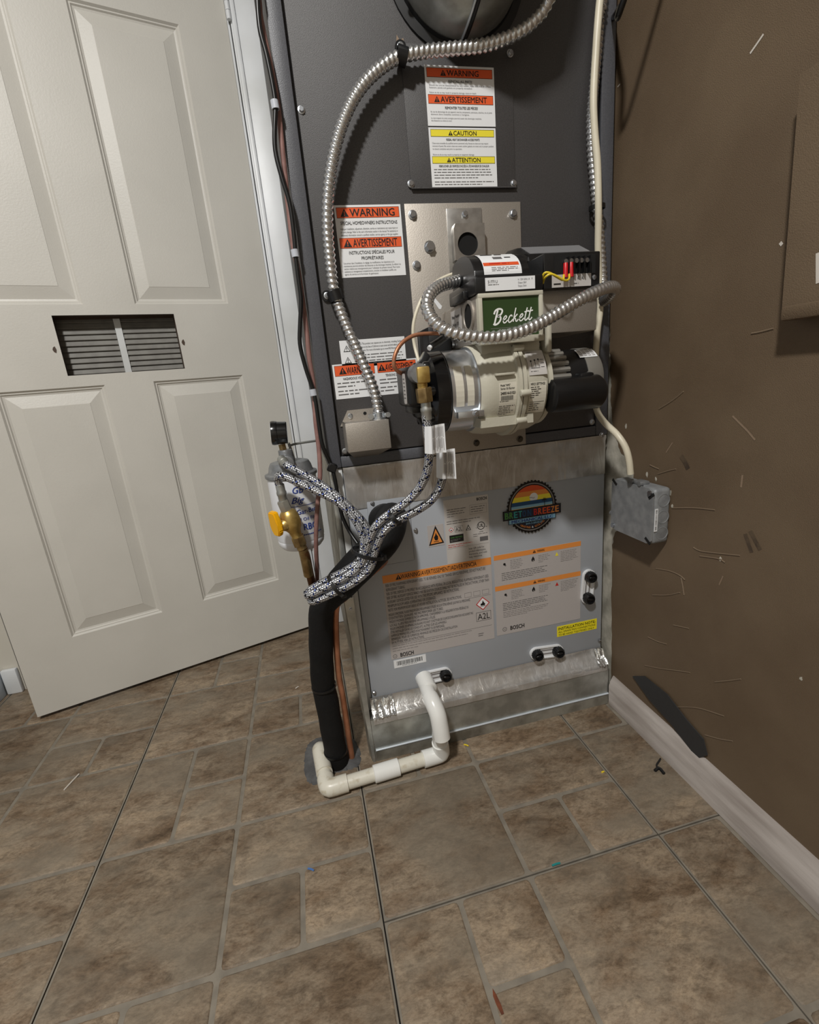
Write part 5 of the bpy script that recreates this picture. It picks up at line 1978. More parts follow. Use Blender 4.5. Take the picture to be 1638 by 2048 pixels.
# brass elbow, nuts
e = Vector((0.1754, 0.6760, 0.7875))
mb = MB()
mb.cyl((e.x - 0.004, 0.69, e.z + 0.001), (e.x - 0.004, 0.668, e.z + 0.001), 0.0135, n=20)
mb.build('thread_tape', 'cast_grey', burner)
mb = MB()
mb.box((e.x - 0.009, e.y - 0.012, e.z - 0.013), (e.x + 0.010, e.y + 0.010, e.z + 0.010), 0.003)
mb.cyl((e.x, e.y, e.z - 0.012), (e.x, e.y, e.z - 0.020), 0.0075, n=20)
mb.build('brass_elbow', 'brass', burner)
mb = MB()
mb.cyl((e.x + 0.001, e.y, e.z - 0.019), (e.x + 0.002, e.y, e.z - 0.040), 0.0120, n=6, bev=0.0015)
mb.build('brass_nut', 'brass_dull', burner, 25)
# nozzle line: black boot, copper tube
mb = MB()
mb.tube([(0.2343, 0.7200, 0.8419), (0.2149, 0.7050, 0.8319), (0.1956, 0.6900, 0.8236)], 0.0055, 12, 0.004)
mb.build('rubber_boot', 'black_plastic', burner)
mb = MB()
mb.tube([(0.1956, 0.6900, 0.8236), (0.1926, 0.6880, 0.8216)], 0.0035, 10, 0.002)
mb.build('boot_tip', 'label_white', burner)
mb = MB()
mb.tube([(0.2366, 0.7420, 0.8441), (0.2170, 0.7350, 0.8454), (0.1954, 0.7280, 0.8454), (0.1783, 0.7220, 0.8431), (0.1617, 0.7160, 0.8353), (0.1508, 0.7120, 0.8246), (0.1447, 0.7100, 0.8123), (0.1441, 0.7120, 0.8026), (0.1499, 0.7180, 0.7953), (0.1600, 0.7280, 0.7905)], 0.0030, 10, 0.004)
mb.build('copper_line', 'copper', burner)
mb = MB()
mb.tube([(0.2873, 0.8000, 0.9407), (0.2684, 0.8000, 0.9385), (0.2421, 0.8000, 0.9278), (0.2194, 0.8000, 0.9066), (0.2054, 0.8000, 0.8817), (0.1992, 0.8000, 0.8591), (0.1996, 0.8000, 0.8357), (0.2024, 0.7900, 0.8080)], 0.0028, 8, 0.005)
mb.build('white_lead', 'cable_cream', burner)
mb = MB()
q = [(0.2316, 0.7900, 0.9042), (0.2358, 0.7900, 0.9055), (0.2482, 0.7900, 0.8913), (0.2462, 0.7900, 0.8869), (0.2428, 0.7900, 0.8871)]
mb.prism(q, (0, 0.0015, 0))
mb.build('wire_flag', 'label_white', burner)
mb = MB()
mb.box((0.222, 0.792, 0.812), (0.262, 0.852, 0.862), 0.004)
mb.build('electrode_cover', 'black_matte', burner)

# ================================================================== CONDUITS
con = thing('flexible_conduit', 'long corrugated steel conduit arching over the furnace front to the small box', 'conduit', (0.1343, 0.8350, 0.7302), 'corrugated steel conduits')
conduit([(0.545, 0.856, 2.02), (0.532, 0.845, 1.75), (0.515, 0.815, 1.50)] + [(0.4602, 0.8000, 1.3412), (0.4560, 0.8000, 1.3205), (0.4513, 0.8050, 1.3085), (0.4418, 0.8120, 1.2954), (0.4191, 0.8200, 1.2807), (0.3894, 0.8280, 1.2716), (0.3513, 0.8360, 1.2658), (0.3045, 0.8420, 1.2636), (0.2655, 0.8460, 1.2612), (0.2260, 0.8480, 1.2546), (0.1969, 0.8460, 1.2400), (0.1671, 0.8430, 1.2175), (0.1429, 0.8400, 1.1903), (0.1226, 0.8380, 1.1571), (0.1065, 0.8380, 1.1212), (0.0959, 0.8380, 1.0880), (0.0885, 0.8400, 1.0547), (0.0841, 0.8430, 1.0208), (0.0826, 0.8470, 0.9786), (0.0829, 0.8500, 0.9421), (0.0869, 0.8510, 0.9153), (0.0949, 0.8470, 0.8831), (0.1065, 0.8400, 0.8459), (0.1184, 0.8340, 0.8082), (0.1294, 0.8320, 0.7699), (0.1335, 0.8330, 0.7338)]).build('sleeve', 'conduit_steel', con, 60)


def loop_band(c, axis, r, wd, mb=None, th=0.0012):
    """a strap band around an axis"""
    c, axis = Vector(c), Vector(axis).normalized()
    mb = mb or MB()
    mb.lathe(c - axis * wd / 2, c + axis * wd / 2, [(0, r), (0, r + th), (wd, r + th), (wd, r), (0, r)], 24, cap=False)
    return mb


# black clips holding the long conduit
for c, d, sp, lab in (((0.2284, 0.8480, 1.2553), (1, 0.02, -0.25), (0.2327, 0.8660, 1.2768), 'black conduit clip screwed on top of the arch'), ((0.0849, 0.8510, 0.9254), (0.25, 0, -1), (0.0723, 0.8680, 0.9290), 'black conduit clip screwed on beside the left edge seam')):
    c, sp = Vector(c), Vector(sp)
    cl = thing('conduit_clip', lab, 'clip', c, 'black clips on the long conduit')
    mb = loop_band(c, d, 0.0108, 0.016, None, 0.0018)
    mb.build('strap', 'black_plastic', cl)
    mb = MB()
    mb.cyl((sp.x, sp.y - 0.002, sp.z), (sp.x, YC - 0.0005, sp.z), 0.0088, n=20)
    k = Vector((c.x, sp.y - 0.001, c.z))
    mb.tube([(sp.x, sp.y, sp.z), sp.lerp(k, 0.5), (k.x, sp.y - 0.004, k.z)], 0.005, 8, 0.004)
    mb.build('tab', 'black_plastic', cl)
    screw((sp.x, sp.y - 0.002, sp.z), cl, 0.95)
    if c.z > 1.0:
        mb = MB()
        mb.mesh([(sp.x - 0.006, YC - 0.0016, sp.z + 0.004), (sp.x + 0.008, YC - 0.0016, sp.z + 0.004), (sp.x + 0.006, YC - 0.0016, sp.z + 0.013), (sp.x, YC - 0.0016, sp.z + 0.010), (sp.x - 0.004, YC - 0.0016, sp.z + 0.017)], [(0, 1, 2, 3, 4)])
        mb.build('paint_chip', 'wall_scuff', cl)

con = thing('flexible_conduit', 'corrugated steel conduit looping across the green burner panel', 'conduit', (0.2920, 0.6650, 0.8294), 'corrugated steel conduits')
conduit([(0.2748, 0.7600, 0.9227), (0.2532, 0.7450, 0.9171), (0.2268, 0.7250, 0.9096), (0.2064, 0.7050, 0.8975), (0.1952, 0.6900, 0.8830), (0.1935, 0.6800, 0.8685), (0.1995, 0.6720, 0.8541), (0.2142, 0.6640, 0.8411), (0.2371, 0.6580, 0.8331), (0.2648, 0.6540, 0.8281), (0.2938, 0.6520, 0.8279), (0.3248, 0.6530, 0.8339), (0.3586, 0.6580, 0.8451), (0.3943, 0.6650, 0.8601), (0.4328, 0.6750, 0.8753), (0.4719, 0.6900, 0.8871), (0.5046, 0.7120, 0.8925), (0.5256, 0.7350, 0.8914), (0.5361, 0.7600, 0.8863), (0.5506, 0.8000, 0.8844)], r=0.0088).build('sleeve', 'conduit_steel', con, 60)

con = thing('flexible_conduit', 'dark corrugated conduit running down behind the cream cable', 'conduit', (0.5666, 0.8550, 1.0482), 'corrugated steel conduits')
conduit([(0.600, 0.858, 2.03), (0.596, 0.858, 1.7)] + [(0.5774, 0.8580, 1.3679), (0.5726, 0.8580, 1.3351), (0.5681, 0.8580, 1.2812), (0.5634, 0.8580, 1.2325), (0.5578, 0.8570, 1.1854), (0.5595, 0.8570, 1.1376), (0.5640, 0.8570, 1.0996), (0.5703, 0.8580, 1.0610), (0.5772, 0.8580, 1.0209), (0.5836, 0.8580, 0.9628), (0.5836, 0.8520, 0.9190), (0.5701, 0.8300, 0.8901)], r=0.0082).build('sleeve', 'conduit_steel', con, 60)

# cream cable: furnace edge, behind the burner, to the wall box
cab = thing('cream_cable', 'cream electrical cable hanging down the furnace right edge to the wall box', 'cable', (0.5102, 0.6600, 0.5995))
mb = MB()
mb.tube([(0.598, 0.839, 2.385), (0.592, 0.839, 1.95), (0.590, 0.839, 1.6)] + [(0.5627, 0.8390, 1.3611), (0.5581, 0.8390, 1.3227), (0.5537, 0.8390, 1.2701), (0.5503, 0.8390, 1.2017), (0.5540, 0.8390, 1.1519), (0.5596, 0.8390, 1.1079), (0.5629, 0.8390, 1.0392), (0.5693, 0.8480, 0.9775), (0.5774, 0.8540, 0.9283), (0.5796, 0.8540, 0.8761), (0.5743, 0.8530, 0.8406), (0.5702, 0.8520, 0.7953), (0.5651, 0.8480, 0.7490), (0.5612, 0.8380, 0.7114), (0.5574, 0.8220, 0.6875), (0.5565, 0.7950, 0.6683), (0.5577, 0.7650, 0.6520), (0.5635, 0.7480, 0.6302), (0.5682, 0.7420, 0.6056), (0.5724, 0.7420, 0.5791)], 0.0060, 12, 0.008)
mb.build('sheath', 'cable_cream', cab)
cl = loop_band((0.5686, 0.8520, 1.0472), (0.05, 0, -1), 0.0125, 0.007, None, 0.0015).build('cable_tie', 'black_plastic')
tag(cl, 'black cable tie binding the cream cable to the dark conduit', 'cable tie', 'black cable ties')

# black and pink low-voltage cables left of the furnace
bc = thing('black_cable', 'thin black cable running down the furnace left edge', 'cable', (0.0656, 0.8000, 0.5106))
mb = MB()
mb.tube([(0.022, 0.851, 2.385), (0.018, 0.851, 1.9), (0.020, 0.851, 1.5)] + [(0.0284, 0.8510, 1.3371), (0.0259, 0.8510, 1.3146), (0.0235, 0.8510, 1.2801), (0.0277, 0.8510, 1.2509), (0.0308, 0.8510, 1.2087), (0.0301, 0.8510, 1.1870), (0.0230, 0.8510, 1.1521), (0.0211, 0.8510, 1.1263), (0.0255, 0.8500, 1.0929), (0.0315, 0.8500, 1.0589), (0.0310, 0.8500, 1.0100), (0.0293, 0.8500, 0.9886), (0.0285, 0.8500, 0.9520), (0.0280, 0.8500, 0.9221), (0.0208, 0.8500, 0.8842), (0.0162, 0.8500, 0.8532), (0.0199, 0.8500, 0.8169), (0.0251, 0.8500, 0.7894), (0.0286, 0.8490, 0.7666), (0.0289, 0.8480, 0.7198), (0.0300, 0.8470, 0.6848), (0.0390, 0.8500, 0.6520), (0.0430, 0.8480, 0.6289), (0.0446, 0.8450, 0.6015), (0.0473, 0.8400, 0.5551), (0.0568, 0.8280, 0.5234), (0.0680, 0.8120, 0.5024)], 0.0036, 10, 0.008)
mb.build('sheath', 'cable_black', bc)
for p in [(0.0299, 0.8510, 1.1901), (0.0288, 0.8500, 0.9907), (0.0265, 0.8500, 0.7752)]:
    loop_band(p, (0.06, 0, -1), 0.0042, 0.011, None, 0.0016).build('clear_clip', 'clip_clear', bc)
mb = MB()
mb.box((-0.008, -0.008, -0.008), (0.008, 0.008, 0.008), 0.002, 1, Matrix.Translation((0.0414, 0.8510, 0.6424)) @ Matrix.Rotation(0.5, 4, 'Y'))
mb.build('cable_clamp', 'black_plastic', bc)
pc = thing('pink_cable', 'dull pink cable hanging between the door casing and the furnace', 'cable', (-0.0157, 0.9000, 0.4131))
mb = MB()
mb.tube([(0.026, 0.8625, 2.385), (0.028, 0.8625, 1.9), (0.026, 0.8625, 1.5)] + [(0.0285, 0.8625, 1.3390), (0.0268, 0.8625, 1.3045), (0.0290, 0.8625, 1.2753), (0.0327, 0.8625, 1.2331), (0.0343, 0.8625, 1.1932), (0.0319, 0.8625, 1.1310), (0.0295, 0.8625, 1.0721), (0.0280, 0.8625, 1.0063), (0.0304, 0.8625, 0.9694), (0.0309, 0.8625, 0.9241), (0.0306, 0.8625, 0.8773), (0.0286, 0.8625, 0.8291), (0.0295, 0.8625, 0.7875), (0.0243, 0.8550, 0.7285), (0.0229, 0.8500, 0.6764), (0.0183, 0.8420, 0.6332), (0.0085, 0.8380, 0.5896), (0.0007, 0.8380, 0.5533), (-0.0069, 0.8420, 0.5052), (-0.0121, 0.8600, 0.4496), (-0.0183, 0.8900, 0.3906), (-0.0219, 0.9000, 0.3251)], 0.0042, 10, 0.01)
mb.build('sheath', 'cable_pink', pc)
for qq, lab, pts in ((0, 'short black cable stub at the top of the brown wall', [(0.613, 0.60, 2.385), (0.613, 0.62, 1.95), (0.612, 0.66, 1.55)] + [(0.5348, 0.7400, 1.2791), (0.5612, 0.7900, 1.2965), (0.5889, 0.8400, 1.3184), (0.6123, 0.8800, 1.3397)]),):
    o = thing('wall_cable', lab, 'cable', pts[0])
    mb = MB()
    mb.tube(pts, 0.0045, 10, 0.01)
    mb.build('sheath', 'cable_black', o)


# ================================================================== SMALL SWITCH BOX ON THE FURNACE
b0, b1 = (0.0708, 0.8120, 0.7194), (0.1462, 0.8120, 0.6617)
bx = thing('junction_box', 'small grey sheet metal box on the furnace where the long conduit ends', 'junction box', ((b0[0] + b1[0]) / 2, YC, b1[2]))
x0, x1, zt_, zb_ = b0[0], b1[0], b0[2], (0.0689, 0.8120, 0.6702)[2]
mb = MB()
mb.box((x0, 0.812, zb_), (x1, 0.814, zt_), 0.0006)
mb.box((x0, 0.813, zt_ - 0.0015), (x1, YC - 0.001, zt_), 0.0005)
mb.box((x0, 0.813, zb_), (x0 + 0.0015, YC - 0.001, zt_))
mb.box((x1 - 0.0015, 0.813, zb_), (x1, YC - 0.001, zt_))
mb.build('cover', 'aluminized', bx)
mb = MB()
mb.mesh([(x0, 0.813, zb_), (x1, 0.813, zb_), (x1 - 0.016, YC - 0.001, zb_ - 0.018), (x0 + 0.014, YC - 0.001, zb_ - 0.018),
         (x0, 0.8145, zb_ + 0.0015), (x1, 0.8145, zb_ + 0.0015), (x1 - 0.016, YC, zb_ - 0.0165), (x0 + 0.014, YC, zb_ - 0.0165)],
        [(0, 3, 2, 1), (4, 5, 6, 7), (0, 1, 5, 4), (1, 2, 6, 5), (2, 3, 7, 6), (3, 0, 4, 7)])
mb.build('bottom_flap', 'aluminized', bx)
zz = (0.0922, 0.8680, 0.7384)[2]
mb = MB()
mb.prism([(x0 - 0.004, YC - 0.0025, zt_ - 0.008), (x0 + 0.012, YC - 0.0025, zz), (x1 - 0.006, YC - 0.0025, zz), (x1 + 0.002, YC - 0.0025, zt_ - 0.008)], (0, 0.0022, 0))
mb.build('back_plate', 'aluminized', bx)
screw((x0 + 0.016, YC - 0.0026, zz - 0.010), bx, 0.8)
screw((0.0694, 0.8660, 0.6671), bx, 0.9)
cp = Vector((0.1328, 0.8330, 0.7278))
mb = MB()
mb.lathe((cp.x, cp.y, zt_), (cp.x, cp.y, zt_ + 1), [(0, 0.013), (0.003, 0.013), (0.003, 0.0105), (0.012, 0.0105), (0.013, 0.0095)], 20)
mb.box((cp.x - 0.019, cp.y - 0.006, zt_ + 0.003), (cp.x + 0.019, cp.y + 0.002, zt_ + 0.0105), 0.002)
for sx in (-1, 1):
    mb.cyl((cp.x + sx * 0.015, cp.y - 0.005, zt_ + 0.007), (cp.x + sx * 0.015, cp.y - 0.0115, zt_ + 0.007), 0.0046, n=12)
mb.build('conduit_connector', 'steel_bright', bx)
mb = MB()
mb.cyl((x0 + 0.043, YC - 0.003, zz - 0.008), (x0 + 0.043, YC - 0.0024, zz - 0.008), 0.003, n=12)
mb.build('hole', 'hole_dark', bx)

# ================================================================== JUNCTION BOX ON THE WALL
jx = 0.586
jy0, jy1, jz0, jz1 = 0.697, 0.814, 0.4520, 0.5565
jb = thing('junction_box', 'dusty grey steel junction box with blank cover on the brown wall', 'junction box', (XW, (jy0 + jy1) / 2, jz0))
mb = MB()
mb.box((jx + 0.0022, jy0, jz0), (XW - 0.0015, jy1, jz1), 0.007, 3)
mb.build('box_body', 'box_grey', jb)
mb = MB()
c_ = 0.012
pl = [(jy0 + c_, jz0), (jy1 - c_, jz0), (jy1, jz0 + c_ * 0.7), (jy1, jz1 - c_ * 0.7), (jy1 - c_, jz1), (jy0 + c_, jz1), (jy0, jz1 - c_ * 0.7), (jy0, jz0 + c_ * 0.7)]
mb.prism([(jx, y, z) for y, z in pl], (0.002, 0, 0))
mb.build('blank_cover', 'box_grey', jb)
for y, z in ((jy0 + 0.008, jz1 - 0.008), (jy1 - 0.008, jz0 + 0.008)):
    mb = MB()
    mb.cyl((jx, y, z), (jx - 0.003, y, z), 0.0048, n=12)
    mb.build('cover_screw', 'screw_steel', jb)
for y, z, a in ((jy1 - 0.009, jz1 - 0.006, 0.6), (jy0 + 0.009, jz0 + 0.006, 0.6), (jy0 + 0.005, jz1 - 0.013, -0.7)):
    mb = MB()
    mb.box((-0.0006, -0.008, -0.0026), (0.0006, 0.008, 0.0026), 0, 1, Matrix.Translation((jx - 0.0002, y, z)) @ Matrix.Rotation(a, 4, 'X'))
    mb.build('corner_slot', 'hole_dark', jb)
for k in range(3):
    z = jz0 + 0.020 + k * 0.031
    mb = MB()
    mb.lathe((jx + 0.022, jy0 + 0.0002, z), (jx + 0.022, jy0 - 1, z), [(0, 0.0125), (0.0006, 0.0125), (0.0006, 0.0108), (0, 0.0105)], 24, cap=False)
    mb.build('knockout', 'box_grey', jb)
s = Sheet('barcode_label', jb, (jx + 0.0035, jy0 - 0.0009, jz1 - 0.036), (jx + 0.0100, jy0 - 0.0009, jz1 - 0.036), (jx + 0.0035, jy0 - 0.0009, jz0 + 0.026), 'label_white')
y = 0.002
while y < s.h - 0.003:
    s.rect(0.0015, y, 0.005, y + 0.0008, 'ink_grey')
    y += random.choice((0.0014, 0.002, 0.0026))
s.done()
cx_, cy_ = 0.598, 0.745
mb = MB()
mb.box((cx_ - 0.010, cy_ - 0.012, jz1 - 0.001), (cx_ + 0.010, cy_ + 0.012, jz1 + 0.007), 0.003)
for sy in (-1, 1):
    mb.cyl((cx_ - 0.008, cy_ + sy * 0.012, jz1 + 0.004), (cx_ - 0.014, cy_ + sy * 0.012, jz1 + 0.004), 0.0045, n=10)
mb.build('cable_clamp', 'cast_grey', jb)
mb = MB()
mb.cyl((jx + 0.006, jy1 - 0.001, jz0 + 0.03), (jx + 0.006, jy1 + 0.008, jz0 + 0.03), 0.005, n=10)
mb.build('side_screw', 'cast_grey', jb)

# ================================================================== FUEL FILTER
fa = Vector((-0.0284, 0.8930, 0.6325))
fb = Vector((-0.0365, 0.8930, 0.4986))
fcx = (fa.x + fb.x) / 2 + 0.0
ftop, fbot = fa.z, (-0.0407, 0.8930, 0.4901)[2]
flt = thing('fuel_filter', 'white spin-on fuel oil filter with gauge beside the door casing', 'filter', (fcx, 0.893, fbot))
RF = 0.0445
Hc = ftop - fbot
mb = MB()
mb.lathe((fcx, 0.893, fbot), (fcx, 0.893, 9), [(0, 0.0001), (0.0, RF * 0.62), (0.003, RF * 0.82), (0.010, RF * 0.95), (0.018, RF * 0.985), (0.020, RF * 0.97), (0.024, RF), (Hc - 0.004, RF), (Hc, RF * 0.99)], 48)
can = mb.build('canister', 'filter_white', flt, 30)
mb = MB()
mb.lathe((fcx, 0.893, ftop - 0.003), (fcx, 0.893, 9), [(0, RF * 1.02), (0.002, RF * 1.07), (0.007, RF * 1.07), (0.009, RF * 0.93), (0.012, RF * 0.9), (0.020, RF * 0.86), (0.027, RF * 0.78), (0.029, RF * 0.6), (0.029, 0.0001)], 44)
mb.build('filter_head', 'cast_grey', flt, 30)
hd = Vector((-0.0356, 0.8680, 0.6651))
mb = MB()
mb.cyl((hd.x, hd.y, ftop + 0.014), (hd.x, hd.y, hd.z + 0.017), 0.0125, n=20, bev=0.002)
mb.cyl((hd.x, 0.895, hd.z - 0.002), (hd.x, 0.838, hd.z - 0.004), 0.0135, n=20, bev=0.002)
mb.build('elbow_fitting', 'cast_grey', flt)
mb = MB()
gz0 = hd.z + 0.017
mb.cyl((hd.x - 0.003, hd.y, gz0 - 0.001), (hd.x - 0.004, hd.y, gz0 + 0.010), 0.0068, n=6)
mb.build('gauge_stem', 'brass_dull', flt)
gc = Vector((-0.0412, 0.8680, 0.7120))
mb = MB()
mb.lathe((gc.x - 0.0135, gc.y, gc.z + 0.001), (gc.x + 1, gc.y, gc.z + 0.001 - 0.06), [(0, 0.0185), (0.0005, 0.0205), (0.004, 0.0212), (0.0105, 0.0205), (0.011, 0.0196), (0.026, 0.0192), (0.0275, 0.018), (0.0275, 0.0001)], 36)
mb.build('gauge_case', 'black_gloss', flt, 30)
mb = MB()
mb.lathe((gc.x - 0.0134, gc.y, gc.z + 0.001), (gc.x - 1, gc.y, gc.z + 0.06), [(0, 0.0184), (0.0003, 0.0184)], 36)
mb.build('gauge_face', 'label_white', flt)
mb = MB()
mb.tube([(-0.0283, 0.8850, 0.6857), (-0.0176, 0.9050, 0.6859), (0.0055, 0.9150, 0.6860), (0.0256, 0.9250, 0.6855)], 0.0022, 8, 0.006)
mb.tube([(-0.0283, 0.8850, 0.6911), (-0.0261, 0.8900, 0.6775), (-0.0236, 0.8930, 0.6583), (-0.0225, 0.8930, 0.6412)], 0.0026, 8, 0.006)
mb.build('bracket_arm', 'galvanized', flt)


def can_pt(x, y, lift=0.0):
    # wraps the canister: x along the girth, y down from its top
    th = math.radians(258) + x / RF
    r = RF + 0.0004 + lift
    return Vector((fcx + r * math.cos(th), 0.893 + r * math.sin(th), ftop - 0.012 - y))


def can_text(mb, txt, x, y, size, width, bold=0.02, shear=0.0):
    vs, fs = glyphs(txt, bold, shear)
    a = min(v[0] for v in vs)
    b_ = max(v[0] for v in vs)
    sx = width / (b_ - a)
    mb.mesh([can_pt(x + (v[0] - a) * sx, y - v[1] * size / 0.7, 0.0003 + v[2] * 0.00003) for v in vs], fs)


mb = MB()
can_text(mb, 'Big', 0.003, 0.034, 0.011, 0.024, 0.015, 0.4)
can_text(mb, 'Gar-Ber', 0.010, 0.055, 0.009, 0.038, 0.012)
can_text(mb, 'Fuel Oil Filter', 0.002, 0.068, 0.006, 0.050, 0.008)
can_text(mb, 'RBG', 0.018, 0.086, 0.012, 0.026, 0.02)
for k in range(16):
    mb.poly([can_pt(0.002 + 0.0034 * k, 0.094, 0.0003), can_pt(0.002 + 0.0034 * k + 0.0028, 0.094, 0.0003), can_pt(0.002 + 0.0034 * k + 0.0028, 0.096, 0.0003), can_pt(0.002 + 0.0034 * k, 0.096, 0.0003)])
    mb.poly([can_pt(-0.004 + 0.0034 * k, 0.0395, 0.0003), can_pt(-0.004 + 0.0034 * k + 0.0034, 0.0395, 0.0003), can_pt(-0.004 + 0.0034 * k + 0.0034, 0.0405, 0.0003), can_pt(-0.004 + 0.0034 * k, 0.0405, 0.0003)])
can_text(mb, 'GB', 0.008, 0.016, 0.012, 0.020, 0.012, 0.3)
mb.build('printing', 'ink_blue', can)

# ================================================================== SHUT-OFF VALVE AND SUPPLY LINE
va = Vector((-0.0488, 0.8220, 0.5907))
vb = Vector((-0.0431, 0.8220, 0.5616))
vc = Vector((-0.0360, 0.8260, 0.5286))
val = thing('shutoff_valve', 'brass ball valve with yellow handle in front of the filter', 'valve', vc)
mb = MB()
mb.cyl(va + Vector((-0.003, 0, 0.010)), va.lerp(vb, 0.45), 0.0105, n=6, bev=0.001)
mb.build('hose_nut', 'galvanized_dull', val, 25)
mb = MB()
mb.cyl(va.lerp(vb, 0.3), va.lerp(vb, 0.8), 0.0085, n=18)
mb.build('valve_neck', 'brass', val)
mb = MB()
ax = (vc - va).normalized()
L0 = 0.042
mb.lathe(vb - ax * 0.022, vb + ax, [(0, 0.010), (0.004, 0.014), (0.010, 0.0165), (0.024, 0.0175), (0.034, 0.0150), (0.040, 0.011), (0.053, 0.009)], 24)
sd = Vector((-0.80, -0.55, -0.15)).normalized()
mb.lathe(vb, vb + sd, [(0, 0.012), (0.016, 0.0115), (0.022, 0.008), (0.026, 0.006)], 20)
mb.build('valve_body', 'brass', val)
mb = MB()
hb = vb + sd * 0.024
up = Vector((-0.10, -0.05, 1)).normalized()
fr = up.cross(sd).normalized()
mt = Matrix((( fr.x, sd.x, up.x, hb.x), (fr.y, sd.y, up.y, hb.y), (fr.z, sd.z, up.z, hb.z), (0, 0, 0, 1)))
P = []
out = [(-0.007, -0.013), (0.007, -0.013), (0.012, -0.004), (0.0115, 0.006), (0.010, 0.026), (0.008, 0.031), (-0.008, 0.031), (-0.010, 0.026), (-0.0115, 0.006), (-0.012, -0.004)]
mb.prism([mt @ Vector((x, 0.0, z)) for x, z in out], mt.to_3x3() @ Vector((0, 0.010, 0)))
bmesh.ops.bevel(mb.bm, geom=mb.bm.edges[:], offset=0.0018, segments=2, affect='EDGES')
mb.build('lever_handle', 'yellow_handle', val, 30)
mb = MB()
mb.cyl(vc - ax * 0.004, vc + ax * 0.014, 0.0125, n=6, bev=0.001)
mb.cyl(vc + ax * 0.014, vc + ax * 0.022, 0.0090, n=18)
mb.build('flare_nut', 'brass_dull', val, 25)
sup = thing('copper_supply_line', 'tarnished copper oil line dropping from the brass valve to the floor', 'pipe', (-0.0012, 1.4621, 0.0000))
mb = MB()
mb.tube([tuple(vc + ax * 0.020)] + [(-0.0273, 0.8300, 0.4913), (-0.0261, 0.8500, 0.4458), (-0.0233, 0.8700, 0.3951), (-0.0200, 0.9000, 0.3247)], 0.0075, 12, 0.006)
mb.build('tube', 'copper_old', sup)
# flattened crimp where the tube widens
mb = MB()
mb.tube([(-0.0305, 0.8280, 0.5061), (-0.0293, 0.8320, 0.4832), (-0.0286, 0.8420, 0.4495)], 0.0088, 12, 0.005)
mb.build('solder_joint', 'brass_dull', sup)

# ================================================================== BRAIDED HOSES
HR = 0.0068
# hose one: filter head -> loop -> second port under the burner
h1 = thing('braided_hose', 'steel braided oil hose from the filter top looping up under the burner', 'hose', (-0.0037, 0.7400, 0.4494), 'steel braided oil hoses')
P1 = [(-0.0431, 0.8380, 0.6675), (-0.0338, 0.8220, 0.6600), (-0.0147, 0.8100, 0.6482), (0.0114, 0.7980, 0.6288), (0.0357, 0.7880, 0.6074), (0.0603, 0.7800, 0.5793), (0.0799, 0.7720, 0.5499), (0.0876, 0.7660, 0.5188), (0.0753, 0.7620, 0.4846), (0.0475, 0.7600, 0.4653), (0.0115, 0.7580, 0.4543), (-0.0115, 0.7560, 0.4475), (-0.0274, 0.7520, 0.4431), (-0.0264, 0.7440, 0.4402), (-0.0110, 0.7390, 0.4449), (0.0131, 0.7350, 0.4538), (0.0479, 0.7310, 0.4679), (0.0760, 0.7270, 0.4912), (0.0884, 0.7220, 0.5268), (0.1035, 0.7180, 0.5512), (0.1251, 0.7160, 0.5653), (0.1569, 0.7160, 0.5764), (0.1854, 0.7180, 0.5902), (0.2029, 0.7200, 0.6116), (0.2101, 0.7220, 0.6326), (0.2117, 0.7260, 0.6604), (0.2097, 0.7320, 0.6882), (0.2091, 0.7380, 0.7117)]
mb = MB()
mb.tube(P1, HR, 14, 0.005)
mb.build('braid', 'steel_braid', h1, 60)
h2 = thing('braided_hose', 'steel braided oil hose from the yellow handled valve looping to the brass pump elbow', 'hose', (0.0334, 0.7400, 0.4787), 'steel braided oil hoses')
P2 = [(-0.0502, 0.8220, 0.6034), (-0.0510, 0.8220, 0.6195), (-0.0532, 0.8180, 0.6364), (-0.0495, 0.8080, 0.6471), (-0.0360, 0.8000, 0.6433), (-0.0135, 0.7940, 0.6295), (0.0130, 0.7880, 0.6132), (0.0395, 0.7820, 0.5951), (0.0603, 0.7760, 0.5688), (0.0716, 0.7700, 0.5410), (0.0726, 0.7660, 0.5167), (0.0623, 0.7620, 0.4924), (0.0388, 0.7600, 0.4790), (0.0040, 0.7570, 0.4682), (-0.0181, 0.7540, 0.4608), (-0.0324, 0.7480, 0.4551), (-0.0295, 0.7400, 0.4536), (-0.0157, 0.7370, 0.4594), (0.0067, 0.7340, 0.4681), (0.0404, 0.7300, 0.4823), (0.0638, 0.7260, 0.5017), (0.0759, 0.7210, 0.5344), (0.0914, 0.7170, 0.5619), (0.1147, 0.7140, 0.5791), (0.1419, 0.7080, 0.5955), (0.1648, 0.7000, 0.6191), (0.1771, 0.6920, 0.6474), (0.1801, 0.6840, 0.6811), (0.1788, 0.6800, 0.7076), (0.1778, 0.6780, 0.7296)]
mb = MB()
mb.tube(P2, HR, 14, 0.005)
mb.build('braid', 'steel_braid', h2, 60)
# crimp ferrules
for hose, a, b in ((h2, (0.1786, 0.6770, 0.7510), (0.1790, 0.6790, 0.7222)), (h2, (-0.0501, 0.8220, 0.5990), (-0.0517, 0.8200, 0.6306)), (h1, (-0.0436, 0.8420, 0.6705), (-0.0362, 0.8240, 0.6609)), (h1, (0.2101, 0.7400, 0.7171), (0.2099, 0.7340, 0.6936))):
    mb = MB()
    a, b = Vector(a), Vector(b)
    Ln = (b - a).length
    mb.lathe(a, b, [(0, HR * 0.9), (0.001, HR * 1.12), (Ln * 0.35, HR * 1.12), (Ln * 0.4, HR * 1.25), (Ln * 0.55, HR * 1.25), (Ln * 0.6, HR * 1.12), (Ln - 0.001, HR * 1.12), (Ln, HR * 0.9)], 18)
    mb.build('ferrule', 'galvanized', hose)


